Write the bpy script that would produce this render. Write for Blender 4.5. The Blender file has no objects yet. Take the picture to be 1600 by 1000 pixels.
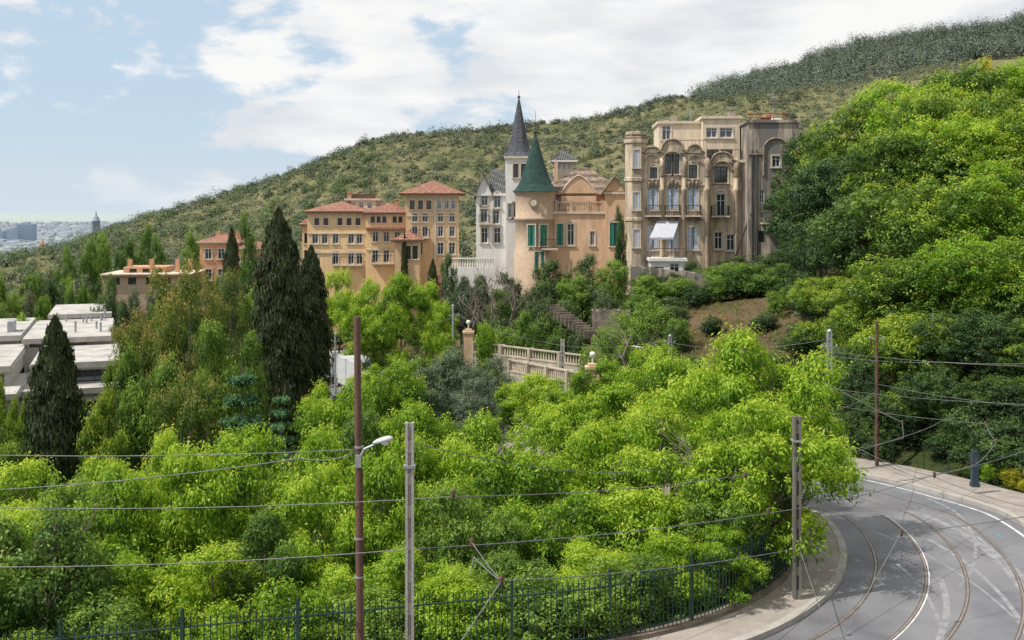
import bpy, math, random
import numpy as np
from mathutils import Vector
random.seed(7)
scene = bpy.context.scene
COL = scene.collection
EYE = 10.3           # camera height over the tram road (metres)
def site(u, v, dist):
    """survey: bearing/elevation read off the photo + estimated real distance -> world metres"""
    return ((u-800)/1600*dist, dist, EYE-(v-330)/1600*dist)

# ------------------------------------------------------------------ materials
def newmat(name):
    m = bpy.data.materials.new(name); m.use_nodes = True
    nt = m.node_tree; b = nt.nodes["Principled BSDF"]
    return m, nt, b
def surf(name, c1, c2=None, scale=1.5, rough=0.85, bump=0.0, bscale=None, streak=False, metal=0.0, lo=0.35, hi=0.68, c3=None, sz=.22):
    m, nt, b = newmat(name); N = nt.nodes; L = nt.links
    if c2 is None: c2 = tuple(x*0.75 for x in c1)
    tc = N.new("ShaderNodeTexCoord"); mp = N.new("ShaderNodeMapping")
    L.new(tc.outputs["Object"], mp.inputs["Vector"])
    if streak: mp.inputs["Scale"].default_value = (1.0, 1.0, sz)
    n = N.new("ShaderNodeTexNoise"); n.inputs["Scale"].default_value = scale; n.inputs["Detail"].default_value = 7; n.inputs["Roughness"].default_value = 0.65
    L.new(mp.outputs[0], n.inputs["Vector"])
    r = N.new("ShaderNodeValToRGB"); r.color_ramp.elements[0].position = lo; r.color_ramp.elements[1].position = hi
    r.color_ramp.elements[0].color = (*c2, 1); r.color_ramp.elements[1].color = (*c1, 1)
    L.new(n.outputs["Fac"], r.inputs["Fac"])
    out = r.outputs[0]
    if c3:
        n2 = N.new("ShaderNodeTexNoise"); n2.inputs["Scale"].default_value = scale*0.35; n2.inputs["Detail"].default_value = 6
        L.new(mp.outputs[0], n2.inputs["Vector"])
        r2 = N.new("ShaderNodeValToRGB"); r2.color_ramp.elements[0].position = 0.5; r2.color_ramp.elements[1].position = 0.62
        L.new(n2.outputs["Fac"], r2.inputs["Fac"])
        mx = N.new("ShaderNodeMixRGB"); mx.inputs[2].default_value = (*c3, 1)
        L.new(r2.outputs[0], mx.inputs[0]); L.new(out, mx.inputs[1]); out = mx.outputs[0]
    L.new(out, b.inputs["Base Color"])
    b.inputs["Roughness"].default_value = rough; b.inputs["Metallic"].default_value = metal
    if bump:
        nb = N.new("ShaderNodeTexNoise"); nb.inputs["Scale"].default_value = bscale or scale*8; nb.inputs["Detail"].default_value = 4
        L.new(tc.outputs["Object"], nb.inputs["Vector"])
        bp = N.new("ShaderNodeBump"); bp.inputs["Strength"].default_value = bump; bp.inputs["Distance"].default_value = 0.05
        L.new(nb.outputs["Fac"], bp.inputs["Height"]); L.new(bp.outputs[0], b.inputs["Normal"])
    return m
def leafmat(name, dark, lite, tip=None, trans=0.4):
    m, nt, b = newmat(name); N = nt.nodes; L = nt.links
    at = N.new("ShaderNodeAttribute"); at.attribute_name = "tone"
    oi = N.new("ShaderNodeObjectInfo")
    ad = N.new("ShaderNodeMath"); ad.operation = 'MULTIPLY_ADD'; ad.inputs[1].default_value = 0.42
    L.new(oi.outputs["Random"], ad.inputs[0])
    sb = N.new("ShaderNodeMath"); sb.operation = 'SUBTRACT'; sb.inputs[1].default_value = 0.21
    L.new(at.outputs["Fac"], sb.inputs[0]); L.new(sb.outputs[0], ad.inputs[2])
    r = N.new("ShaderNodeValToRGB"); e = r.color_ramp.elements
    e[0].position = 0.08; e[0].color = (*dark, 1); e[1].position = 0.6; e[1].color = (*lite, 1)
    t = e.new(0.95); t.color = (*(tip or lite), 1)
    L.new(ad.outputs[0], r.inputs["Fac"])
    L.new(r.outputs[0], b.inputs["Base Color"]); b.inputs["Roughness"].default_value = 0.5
    b.inputs["Specular IOR Level"].default_value = 0.35
    tr = N.new("ShaderNodeBsdfTranslucent"); hs = N.new("ShaderNodeHueSaturation")
    hs.inputs["Hue"].default_value = 0.485; hs.inputs["Value"].default_value = 1.4
    L.new(r.outputs[0], hs.inputs["Color"]); L.new(hs.outputs[0], tr.inputs["Color"])
    mx = N.new("ShaderNodeMixShader"); mx.inputs[0].default_value = trans
    L.new(b.outputs[0], mx.inputs[1]); L.new(tr.outputs[0], mx.inputs[2])
    L.new(mx.outputs[0], N["Material Output"].inputs["Surface"])
    return m
def tilemat(name, c1, c2, freq=3.2, check=None, cs=1.0, ms=.035):
    m, nt, b = newmat(name); N = nt.nodes; L = nt.links
    tc = N.new("ShaderNodeTexCoord")
    n = N.new("ShaderNodeTexNoise"); n.inputs["Scale"].default_value = 2.5; n.inputs["Detail"].default_value = 8
    L.new(tc.outputs["Object"], n.inputs["Vector"])
    r = N.new("ShaderNodeValToRGB"); r.color_ramp.elements[0].position = .38; r.color_ramp.elements[1].position = .62
    r.color_ramp.elements[0].color = (*c2, 1); r.color_ramp.elements[1].color = (*c1, 1)
    L.new(n.outputs["Fac"], r.inputs["Fac"]); out = r.outputs[0]
    if check:
        ck = N.new("ShaderNodeTexBrick"); ck.inputs["Scale"].default_value = cs
        ck.inputs["Brick Width"].default_value = 0.5; ck.inputs["Row Height"].default_value = 0.35; ck.inputs["Mortar Size"].default_value = ms
        mp = N.new("ShaderNodeMapping"); mp.inputs["Rotation"].default_value = (math.radians(60), 0, math.radians(45))
        L.new(tc.outputs["Object"], mp.inputs["Vector"]); L.new(mp.outputs[0], ck.inputs["Vector"])
        mx = N.new("ShaderNodeMixRGB"); mx.inputs[2].default_value = (*check, 1)
        L.new(ck.outputs["Fac"], mx.inputs[0]); L.new(out, mx.inputs[1]); out = mx.outputs[0]
    L.new(out, b.inputs["Base Color"]); b.inputs["Roughness"].default_value = 0.75
    bps = None
    for ax in ('X', 'Y', 'Z'):
        w = N.new("ShaderNodeTexWave"); w.bands_direction = ax; w.inputs["Scale"].default_value = freq*(1.0 if ax != 'Z' else 1.6); w.inputs["Distortion"].default_value = 0.4
        L.new(tc.outputs["Object"], w.inputs["Vector"])
        bp = N.new("ShaderNodeBump"); bp.inputs["Strength"].default_value = 0.6; bp.inputs["Distance"].default_value = 0.07
        L.new(w.outputs["Fac"], bp.inputs["Height"])
        if bps: L.new(bps.outputs[0], bp.inputs["Normal"])
        bps = bp
    L.new(bps.outputs[0], b.inputs["Normal"])
    return m

M = {}
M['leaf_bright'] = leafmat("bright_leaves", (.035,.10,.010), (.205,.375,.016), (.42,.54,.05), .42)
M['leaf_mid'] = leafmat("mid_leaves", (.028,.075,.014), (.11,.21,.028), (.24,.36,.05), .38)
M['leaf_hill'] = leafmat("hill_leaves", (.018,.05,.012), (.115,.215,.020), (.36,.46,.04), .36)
M['leaf_deep'] = leafmat("deep_green_leaves", (.014,.038,.014), (.055,.115,.026), (.13,.21,.04), .28)  # own deep green of a darker species
M['leaf_dark'] = leafmat("dark_leaves", (.018,.04,.016), (.06,.11,.032), (.11,.17,.045), .2)
M['leaf_cypress'] = leafmat("cypress_foliage", (.012,.024,.010), (.036,.055,.020), (.065,.08,.028), .12)
M['leaf_olive'] = leafmat("olive_leaves", (.04,.07,.04), (.12,.17,.095), (.19,.24,.13), .25)
M['leaf_rusty'] = leafmat("rusty_leaves", (.035,.075,.015), (.13,.20,.028), (.32,.25,.06), .35)
M['leaf_cedar'] = leafmat("cedar_needles", (.025,.08,.03), (.08,.20,.07), (.14,.28,.09), .25)
M['leaf_far'] = leafmat("hazed_scrub", (.06,.078,.05), (.125,.148,.082), (.20,.215,.11), .12)  # paler, duller greens put distance haze into the leaf colour
M['leaf_farwood'] = leafmat("far_dark_wood", (.035,.055,.032), (.07,.10,.052), (.12,.155,.07), .12)
M['leaf_forest'] = leafmat("hazed_forest", (.058,.08,.068), (.098,.13,.095), (.14,.175,.115), .1)  # bluish grey in these greens is painted distance haze
M['leaf_pink'] = leafmat("pink_blossom", (.12,.015,.05), (.35,.03,.16), (.45,.08,.25), .3)
M['leaf_yellow'] = leafmat("yellow_leaves", (.16,.18,.01), (.45,.43,.03), (.6,.52,.05), .4)
M['bark'] = surf("bark", (.15,.12,.09), (.07,.055,.045), 4, .9, .5)
M['bark_grey'] = surf("grey_bark", (.24,.2,.17), (.13,.10,.085), 4, .9, .3)
M['asphalt'] = surf("asphalt", (.165,.165,.182), (.112,.112,.126), .45, .6, .12, 40, c3=(.205,.205,.22), lo=.4, hi=.6)
M['pavement'] = surf("pavement", (.36,.32,.285), (.25,.22,.19), 1.2, .9, .2, 20)
M['kerb'] = surf("kerb_stone", (.42,.40,.37), (.3,.28,.25), 2, .9, .2)
M['paint'] = surf("road_paint", (.62,.62,.61), (.33,.33,.34), 3, .7, lo=.32, hi=.55)
M['paint_worn'] = surf("worn_paint", (.32,.32,.33), (.16,.16,.175), 2.5, .75)
M['paint_blue'] = surf("blue_paint", (.06,.28,.50), (.12,.19,.26), 3, .7, lo=.35, hi=.6)
M['rail'] = surf("rail_steel", (.36,.33,.30), (.24,.19,.16), 3, .4, metal=.4)
M['railbed'] = surf("rail_groove", (.12,.085,.07), (.08,.062,.055), 3, .8)
M['concrete'] = surf("concrete", (.44,.42,.39), (.28,.265,.24), 3, .9, .3, streak=True)
M['concrete_dark'] = surf("mossy_concrete", (.20,.19,.165), (.11,.105,.085), 3, .9, .3, streak=True)
M['wood'] = surf("old_wood", (.17,.09,.062), (.075,.042,.032), 6, .85, .4, streak=True)
M['rust'] = surf("rusty_metal", (.15,.07,.045), (.07,.04,.03), 5, .8)
M['galv'] = surf("galvanised", (.42,.44,.46), (.3,.32,.34), 4, .45, metal=.4)
M['wire'] = surf("cable_metal", (.20,.21,.21), (.12,.12,.12), 4, .5)
M['fence'] = surf("green_fence_paint", (.012,.05,.04), (.008,.03,.025), 4, .5)
M['iron'] = surf("black_iron", (.03,.032,.035), (.018,.018,.02), 4, .5)
M['stonewall'] = surf("stone_wall", (.24,.20,.155), (.10,.085,.065), 1.4, .95, .9, 4)
M['lamp_white'] = surf("lamp_housing", (.6,.62,.63), (.5,.52,.52), 2, .4)
M['lamp_glass'] = surf("lamp_glass", (.75,.75,.7), (.65,.65,.6), 2, .15)
M['blue_post'] = surf("blue_grey_post", (.03,.06,.085), (.02,.04,.055), 2, .4)
M['glass'], _nt, _b = newmat("window_glass")
_b.inputs["Base Color"].default_value = (.035,.045,.055,1); _b.inputs["Roughness"].default_value = .08; _b.inputs["Specular IOR Level"].default_value = .9
M['white_wall'] = surf("white_plaster", (.80,.79,.77), (.64,.62,.59), 1.2, .85, .1, streak=True)
M['modern_wall'] = surf("grey_white_render", (.50,.48,.45), (.36,.34,.315), 1.2, .85, .1, streak=True)
M['cream'] = surf("cream_plaster", (.66,.57,.44), (.50,.42,.32), 1.6, .9, .1, streak=True)
M['old_cream'] = surf("mossy_cream_plaster", (.50,.43,.34), (.30,.26,.20), 1.6, .9, .2, streak=True)
M['mansion'] = surf("weathered_cream_plaster", (.63,.505,.37), (.34,.27,.20), 1.9, .9, .2, streak=True, c3=(.28,.235,.195), lo=.42, hi=.60, sz=.15)
M['mansion_side'] = surf("stained_brown_plaster", (.43,.36,.285), (.14,.12,.108), 1.7, .92, .25, streak=True, c3=(.165,.15,.14), lo=.44, hi=.58, sz=.13)
M['carved'] = surf("carved_stone", (.40,.31,.23), (.15,.115,.09), 3.5, .95, .9, 7)
M['stone_band'] = surf("turret_stone", (.50,.37,.265), (.38,.275,.195), 2.6, .9, .2, 6)
M['peach'] = surf("peach_plaster", (.69,.47,.31), (.50,.33,.21), 1.6, .9, .1, streak=True)
M['orange'] = surf("ochre_orange_plaster", (.80,.57,.33), (.66,.45,.25), 1.3, .9, .08, streak=True)
M['ochre'] = surf("ochre_plaster", (.69,.49,.28), (.54,.37,.20), 1.3, .9, .08, streak=True)
M['terracotta'] = surf("terracotta_brick_wall", (.58,.34,.20), (.44,.23,.13), 1.6, .9, .2)
M['trim'] = surf("pale_trim", (.66,.57,.45), (.46,.385,.30), 2.2, .85)
M['frame_white'] = surf("white_frames", (.66,.68,.7), (.55,.57,.6), 3, .6)
M['frame_blue'] = surf("pale_blue_shutters", (.50,.57,.70), (.42,.48,.6), 3, .6)
M['frame_green'] = surf("green_shutters", (.02,.25,.18), (.015,.17,.125), 3, .55)
M['frame_brown'] = surf("brown_frames", (.12,.06,.035), (.07,.035,.02), 3, .6)
M['frame_dark'] = surf("dark_frames", (.04,.045,.05), (.03,.03,.035), 3, .5)
M['tile_red'] = tilemat("red_roof_tiles", (.47,.22,.145), (.27,.12,.085))
M['tile_brown'] = tilemat("brown_roof_tiles", (.36,.26,.19), (.18,.13,.10))
M['tile_green'] = tilemat("green_glazed_tiles", (.028,.10,.075), (.013,.055,.045), 4)
M['slate'] = tilemat("slate_tiles", (.12,.13,.16), (.07,.078,.095), 4)
M['slate_check'] = tilemat("patterned_slate", (.10,.105,.115), (.06,.062,.07), 4, check=(.33,.33,.32), cs=1.8, ms=.03)
M['roof_flat'] = surf("flat_roof", (.50,.48,.45), (.30,.285,.265), .6, .9)
M['roof_dark'] = surf("dark_roof_edge", (.08,.08,.085), (.05,.05,.055), 1, .7)
M['awning'] = surf("awning_cloth", (.50,.50,.54), (.40,.41,.47), 2, .8)
M['red'] = surf("red_paint", (.40,.05,.04), (.28,.04,.03), 2, .5)
M['truck_white'] = surf("truck_paint", (.62,.63,.64), (.52,.53,.54), 2, .35)
M['tyre'] = surf("rubber", (.025,.025,.027), (.015,.015,.015), 4, .85)
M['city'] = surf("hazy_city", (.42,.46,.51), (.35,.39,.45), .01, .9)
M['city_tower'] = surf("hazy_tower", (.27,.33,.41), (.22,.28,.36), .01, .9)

# ------------------------------------------------------------------ mesh helpers
def finish(o, parent=None, label=None, category=None, group=None, kind=None, loc=None, rot=None):
    COL.objects.link(o)
    if parent is not None: o.parent = parent
    if loc is not None: o.location = loc
    if rot is not None: o.rotation_euler = (0, 0, rot)
    if label: o["label"] = label
    if category: o["category"] = category
    if group: o["group"] = group
    if kind: o["kind"] = kind
    return o
def empty(name, loc, label, category, rot=0, group=None):
    e = bpy.data.objects.new(name, None); e.empty_display_size = .5
    return finish(e, None, label, category, group, None, loc, rot)
class MB:
    def __init__(s): s.v=[]; s.f=[]; s.m=[]; s.sm=[]; s.cuts=[]
    def cut(s): s.cuts.append(len(s.f))
    def add(s, vs, fs, mi=0, smooth=False):
        b=len(s.v); s.v+= [tuple(p) for p in vs]
        for f in fs: s.f.append(tuple(i+b for i in f)); s.m.append(mi); s.sm.append(smooth)
    def box(s, x0,y0,z0,x1,y1,z1, mi=0, yaw=0, org=(0,0,0)):
        c,sn=math.cos(yaw),math.sin(yaw); vs=[]
        for z in (z0,z1):
            for (x,y) in ((x0,y0),(x1,y0),(x1,y1),(x0,y1)):
                vs.append((org[0]+x*c-y*sn, org[1]+x*sn+y*c, org[2]+z))
        s.add(vs,[(3,2,1,0),(4,5,6,7),(0,1,5,4),(1,2,6,5),(2,3,7,6),(3,0,4,7)],mi)
    def tube(s, p0,p1,r0,r1=None,n=8,mi=0,smooth=True,caps=True):
        r1=r0 if r1 is None else r1
        p0=Vector(p0);p1=Vector(p1);d=(p1-p0)
        if d.length<1e-6: return
        d.normalize(); a=d.orthogonal().normalized(); b=d.cross(a)
        vs=[]
        for p,r in ((p0,r0),(p1,r1)):
            for i in range(n):
                t=2*math.pi*i/n; vs.append(p+a*math.cos(t)*r+b*math.sin(t)*r)
        fs=[(i,(i+1)%n,n+(i+1)%n,n+i) for i in range(n)]
        s.add(vs,fs,mi,smooth)
        if caps:
            s.add(vs[:n],[tuple(range(n-1,-1,-1))],mi); s.add(vs[n:],[tuple(range(n))],mi)
    def lathe(s, c, prof, n=20, mi=0, smooth=True, phase=0):
        vs=[];k=len(prof)
        for r,z in prof:
            for i in range(n):
                t=2*math.pi*i/n+phase; vs.append((c[0]+r*math.cos(t),c[1]+r*math.sin(t),c[2]+z))
        fs=[(j*n+i,j*n+(i+1)%n,(j+1)*n+(i+1)%n,(j+1)*n+i) for j in range(k-1) for i in range(n)]
        s.add(vs,fs,mi,smooth)
        s.add(vs[:n],[tuple(range(n-1,-1,-1))],mi); s.add(vs[-n:],[tuple(range(n))],mi)
    def hip(s, x0,y0,z,w,d,h, over=.6, thick=.18, mi=0, mi2=1):
        a,b,c,e=x0-over,y0-over,x0+w+over,y0+d+over
        s.box(a,b,z-thick,c,e,z,mi2)
        W,D=c-a,e-b; r=min(W,D)/2
        if W>=D: R1=(a+r,b+D/2,z+h);R2=(c-r,b+D/2,z+h)
        else: R1=(a+W/2,b+r,z+h);R2=(a+W/2,e-r,z+h)
        z2=z+.004
        V=[(a,b,z2),(c,b,z2),(c,e,z2),(a,e,z2),R1,R2]
        if W>=D: F=[(0,1,5,4),(1,2,5),(2,3,4,5),(3,0,4)]
        else: F=[(0,1,4),(1,2,5,4),(2,3,5),(3,0,4,5)]
        s.add(V,F,mi)
    def gable(s, x0,y0,z,w,d,h, over=.3, mi=0, mi2=1, t=.15):
        s.add([(x0,y0,z),(x0+w,y0,z),(x0+w/2,y0,z+h)],[(0,1,2)],mi2)
        s.add([(x0,y0+d,z),(x0+w,y0+d,z),(x0+w/2,y0+d,z+h)],[(2,1,0)],mi2)
        k=h/(w/2)
        for sg in (-1,1):
            ex=x0+w/2+sg*(w/2+over); ez=z-over*k
            rx=x0+w/2
            V=[(rx,y0-over,z+h+.02),(rx,y0+d+over,z+h+.02),(ex,y0+d+over,ez+.02),(ex,y0-over,ez+.02)]
            V+=[(a,b,c+t) for a,b,c in V]
            s.add(V,[(0,1,2,3),(7,6,5,4),(3,2,6,7),(0,3,7,4),(1,5,6,2)],mi)
    def gable_x(s, x0,y0,z,w,d,h, over=.3, mi=0, mi2=1, t=.15):
        s.add([(x0,y0+d,z),(x0,y0,z),(x0,y0+d/2,z+h)],[(0,1,2)],mi2)
        s.add([(x0+w,y0,z),(x0+w,y0+d,z),(x0+w,y0+d/2,z+h)],[(0,1,2)],mi2)
        k=h/(d/2)
        for sg in (-1,1):
            ey=y0+d/2+sg*(d/2+over); ez=z-over*k; ry=y0+d/2
            V=[(x0-over,ry,z+h+.02),(x0+w+over,ry,z+h+.02),(x0+w+over,ey,ez+.02),(x0-over,ey,ez+.02)]; V+=[(a,b,c+t) for a,b,c in V]
            s.add(V,[(0,1,2,3),(7,6,5,4),(3,2,6,7),(0,3,7,4),(1,5,6,2)],mi)
    def facade(s, o, yaw, w, h, holes, mi=0, rev=.28):
        c,sn=math.cos(yaw),math.sin(yaw)
        T=lambda x,y,z:(o[0]+x*c-y*sn,o[1]+x*sn+y*c,o[2]+z)
        H=[(cx-ww/2,cx+ww/2,cz,cz+hh) for cx,cz,ww,hh in holes]
        xs=sorted({0.,w,*[a for q in H for a in q[:2]]}); zs=sorted({0.,h,*[a for q in H for a in q[2:]]})
        for i in range(len(xs)-1):
            for j in range(len(zs)-1):
                mx,mz=(xs[i]+xs[i+1])/2,(zs[j]+zs[j+1])/2
                if any(q[0]<mx<q[1] and q[2]<mz<q[3] for q in H): continue
                s.add([T(xs[i],0,zs[j]),T(xs[i+1],0,zs[j]),T(xs[i+1],0,zs[j+1]),T(xs[i],0,zs[j+1])],[(0,1,2,3)],mi)
        for a,b,z0,z1 in H:
            P=[T(a,0,z0),T(b,0,z0),T(b,0,z1),T(a,0,z1),T(a,rev,z0),T(b,rev,z0),T(b,rev,z1),T(a,rev,z1)]
            s.add(P,[(0,4,5,1),(1,5,6,2),(2,6,7,3),(3,7,4,0)],mi)
    def make(s, name, mats, **kw):
        ends=s.cuts+[len(s.f)]; st=0; last=None
        for en in ends:
            if en<=st: continue
            if len(ends)==1: V,F=s.v,s.f
            else:
                mp={};V=[];F=[]
                for f in s.f[st:en]:
                    nf=[]
                    for i in f:
                        if i not in mp: mp[i]=len(V);V.append(s.v[i])
                        nf.append(mp[i])
                    F.append(tuple(nf))
            me=bpy.data.meshes.new(name); me.from_pydata(V,[],F)
            for m in mats: me.materials.append(M[m] if isinstance(m,str) else m)
            me.polygons.foreach_set("material_index", s.m[st:en]); me.polygons.foreach_set("use_smooth", s.sm[st:en]); me.update()
            last=finish(bpy.data.objects.new(name,me), **kw); st=en
        return last

def fastmesh(name, V, k, tone, mat):
    n=len(V)//k; me=bpy.data.meshes.new(name)
    me.vertices.add(len(V)); me.vertices.foreach_set("co", V.astype(np.float32).ravel())
    me.loops.add(n*k); me.loops.foreach_set("vertex_index", np.arange(n*k,dtype=np.int32))
    me.polygons.add(n); me.polygons.foreach_set("loop_start", np.arange(0,n*k,k,dtype=np.int32))
    me.polygons.foreach_set("loop_total", np.full(n,k,dtype=np.int32))
    me.update(calc_edges=True)
    a=me.attributes.new("tone",'FLOAT','FACE'); a.data.foreach_set("value", tone.astype(np.float32))
    me.materials.append(mat); return me
def nrm(a): return a/np.maximum(np.linalg.norm(a,axis=-1,keepdims=True),1e-6)
def leaves(pos, out, ll, lw, droop, tone, g, jit=.75, up=.35):
    n=len(pos)
    N_=nrm(out*.8+g.normal(size=(n,3))*jit*.6+np.array([0,0,up]))
    d=g.normal(size=(n,3))*.7+out*.4+np.array([0,0,-droop])
    d=nrm(d-(d*N_).sum(1,keepdims=True)*N_); s=np.cross(N_,d)
    L=ll*g.uniform(.6,1.25,(n,1)); Wd=lw*g.uniform(.6,1.25,(n,1))
    V=np.stack([pos, pos+d*L*.45+s*Wd*.5, pos+d*L - N_*L*.12, pos+d*L*.45-s*Wd*.5],1).reshape(-1,3)
    return V,tone
def crown_leaves(lobes, nclump, per, cr, ll, lw, droop, seed, zmin=-.5, flat=.75, inner=.45, jit=.75, sprig=.18):
    g=np.random.default_rng(seed); lobes=np.array(lobes,float)
    p=lobes[:,3]**2; li=g.choice(len(lobes),nclump,p=p/p.sum())
    d=nrm(g.normal(size=(nclump*4,3))); d=d[d[:,2]>zmin][:nclump]
    while len(d)<nclump: d=np.vstack([d,d])[:nclump]
    rad=inner+(1-inner)*g.uniform(0,1,(nclump,1))**.55
    spr=g.uniform(0,1,(nclump,1))<sprig; rad=np.where(spr,rad+g.uniform(.1,.45,(nclump,1)),rad)
    cc=lobes[li,:3]+d*lobes[li,3:4]*rad*np.array([1,1,.85])
    ct=g.uniform(0,1,nclump)
    k=g.integers(int(per*.6),int(per*1.4),nclump); k=np.where(spr[:,0],k//2,k); idx=np.repeat(np.arange(nclump),k)
    n=len(idx); off=g.normal(size=(n,3))*cr*.5*np.array([1,1,flat])
    pos=cc[idx]+off; out=nrm(d[idx]*.8+off/cr*1.1)
    tone=np.clip(ct[idx]*.3+g.uniform(0,1,n)*.35+.45*(rad[idx,0]-inner)/(1-inner)*np.clip(.4+d[idx,2],0,1)-.03+.25*off[:,2]/cr,0,1)  # tone paints shade: darker inside the crown, lighter on tops and outer clumps
    return leaves(pos,out,ll,lw,droop,tone,g,jit)
def trunkmesh(name, h, r, limbs, seed, mat, zstart=.3, spread=3., subs=3):
    g=random.Random(seed); mb=MB(); base=Vector((0,0,-.6)); p=base; rr=r; pts=[]
    n=5
    for i in range(n):
        q=Vector((g.uniform(-.18,.18)*i*.5,g.uniform(-.18,.18)*i*.5,-.6+(h+.6)*(i+1)/n)); r2=r*(1-.75*(i+1)/n)
        mb.tube(p,q,rr,r2,9,caps=False); pts.append((q,r2)); p=q; rr=r2
    for i in range(limbs):
        t=zstart+(1-zstart)*i/limbs; z=h*t; k=min(n-1,int((z+.6)/(h+.6)*n)); a=g.uniform(0,6.28)+i*2.4
        s=pts[max(0,k-1)][0].lerp(pts[k][0],.5) if k>0 else Vector((pts[k][0].x*.8,pts[k][0].y*.8,z))
        ln=spread*g.uniform(.7,1.1)*(1-.3*t); r1=max(.03,pts[k][1]*.65)
        e=s
        dirv=Vector((math.cos(a),math.sin(a),g.uniform(.5,1.1))).normalized()
        for j in range(3):
            e2=e+dirv*ln/3; mb.tube(e,e2,r1,r1*.68,6,caps=False)
            for q in range(subs):
                dv=(dirv+Vector((g.uniform(-1,1),g.uniform(-1,1),g.uniform(-.3,.9)))*.8).normalized()
                m=e2+dv*ln*.25; mb.tube(e2,m,r1*.38,r1*.2,4,caps=False)
                dv2=(dv+Vector((g.uniform(-1,1),g.uniform(-1,1),g.uniform(-.5,.8)))*.7).normalized()
                mb.tube(m,m+dv2*ln*.25,r1*.2,r1*.06,4,caps=False)
            e=e2; r1*=.68; dirv=(dirv+Vector((g.uniform(-.4,.4),g.uniform(-.4,.4),g.uniform(-.1,.4)))).normalized()
    me=bpy.data.meshes.new(name); me.from_pydata(mb.v,[],mb.f); me.materials.append(M[mat])
    me.polygons.foreach_set("use_smooth",[True]*len(mb.f)); me.update(); return me

# ------------------------------------------------------------------ tree prototypes (height 10, crown radius 4)
PROTO={}
def broad(seed, nl, nclump, per, cr, ll, lw, droop, mat, zlo=3.2, zhi=8.2, inner=.45, bark='bark', lr=(1.1,1.8), core=2.8, sprig=.18, rmin=1.2):
    g=random.Random(seed); lobes=[(0,0,6.0,core)]
    for i in range(nl):
        a=i*2.4+g.uniform(-.6,.6); rr=g.uniform(rmin,3.1); z=g.uniform(zlo,zhi); r=g.uniform(*lr)
        rr=min(rr,4.2-r*.75); z=min(z,10-r*.85); lobes.append((math.cos(a)*rr,math.sin(a)*rr,z,r))
    for j in range(2): lobes.append((g.uniform(-1.3,1.3),g.uniform(-1.3,1.3),8.7,1.2))
    V,t=crown_leaves(lobes,nclump,per,cr,ll,lw,droop,seed,inner=inner,sprig=sprig)
    return (trunkmesh("trunk",7.8,.2,9,seed,bark,.25,3.4,5), fastmesh("crown",V,4,t,M[mat]))
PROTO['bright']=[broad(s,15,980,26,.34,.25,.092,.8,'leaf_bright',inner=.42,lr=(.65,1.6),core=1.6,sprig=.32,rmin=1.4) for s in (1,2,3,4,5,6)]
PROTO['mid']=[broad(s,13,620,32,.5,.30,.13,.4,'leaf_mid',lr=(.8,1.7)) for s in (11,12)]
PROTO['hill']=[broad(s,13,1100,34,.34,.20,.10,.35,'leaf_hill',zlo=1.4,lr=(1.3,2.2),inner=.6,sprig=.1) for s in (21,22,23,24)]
PROTO['dark']=[broad(s,12,460,32,.5,.30,.15,.3,'leaf_dark',zlo=1.6) for s in (31,32)]
PROTO['olive']=[broad(s,11,460,34,.5,.30,.08,.3,'leaf_olive',zlo=2.,inner=.3,lr=(.8,1.6)) for s in (41,42)]
def rusty(seed):
    g=random.Random(seed); lobes=[]
    for i in range(24):
        a=i*2.4; z=1.8+7.6*i/24+g.uniform(-.6,.6); rr=g.uniform(.6,3.2)*(1-.4*abs(z-6)/5); r=g.uniform(.7,1.4)
        lobes.append((math.cos(a)*rr,math.sin(a)*rr,z,r))
    V,t=crown_leaves(lobes,760,32,.38,.24,.08,.5,seed,inner=.3,sprig=.25)
    return (trunkmesh("trunk",8.5,.22,10,seed,'bark_grey',.25), fastmesh("crown",V,4,t,M['leaf_rusty']))
PROTO['rusty']=[rusty(s) for s in (51,52)]
def cypress(seed):
    g=np.random.default_rng(seed); n=24000
    z=g.uniform(.02,1,n)**.9; a=g.uniform(0,6.283,n)
    prof=np.interp(z,[0,.08,.3,.6,.8,.92,1],[.7,.95,1,.9,.68,.38,.05])
    lump=1+.12*np.sin(a*3+z*23)+.10*np.sin(a*5-z*37+1)+.08*np.sin(z*71+a*2)+.06*np.sin(z*130+a*7)
    r=prof*lump*g.uniform(.6,1.03,n)*4*.9
    pos=np.stack([np.cos(a)*r,np.sin(a)*r,z*9.1+.3],1); out=np.stack([np.cos(a),np.sin(a),np.full(n,.2)],1)
    tone=np.clip(.25+.6*(lump-.75)+g.uniform(0,.5,n),0,1)
    V,t=leaves(pos,out,.28,.24,-1.2,tone,g,.8,.1)
    return (trunkmesh("trunk",7,.5,0,seed,'bark'), fastmesh("crown",V,4,t,M['leaf_cypress']))
PROTO['cypress']=[cypress(s) for s in (61,62)]
def cedar(seed):
    g=np.random.default_rng(seed); P=[];O=[];T=[]
    tiers=10
    for i in range(tiers):
        z=1.6+8*i/tiers; R=4*(1-(z/10.3)**1.3)+.3
        for j in range(6):
            a=j*1.047+i*1.3+g.uniform(-.3,.3); m=300; t=g.uniform(.1,1,m)*R*g.uniform(.8,1.15)
            sp=g.normal(size=m)*.14*t
            x=np.cos(a)*t-np.sin(a)*sp; y=np.sin(a)*t+np.cos(a)*sp; zz=z+.15*t-.07*t*t+g.normal(size=m)*.06
            P.append(np.stack([x,y,zz],1)); O.append(np.tile([math.cos(a)*.2,math.sin(a)*.2,1.],(m,1))); T.append(g.uniform(.1,.9,m)*.6+g.uniform()*.3)
    P=np.vstack(P);O=np.vstack(O);T=np.concatenate(T)
    V,t=leaves(P,O,.30,.11,.5,T,g,.5)
    return (trunkmesh("trunk",9.6,.2,0,seed,'bark'), fastmesh("crown",V,4,t,M['leaf_cedar']))
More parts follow.
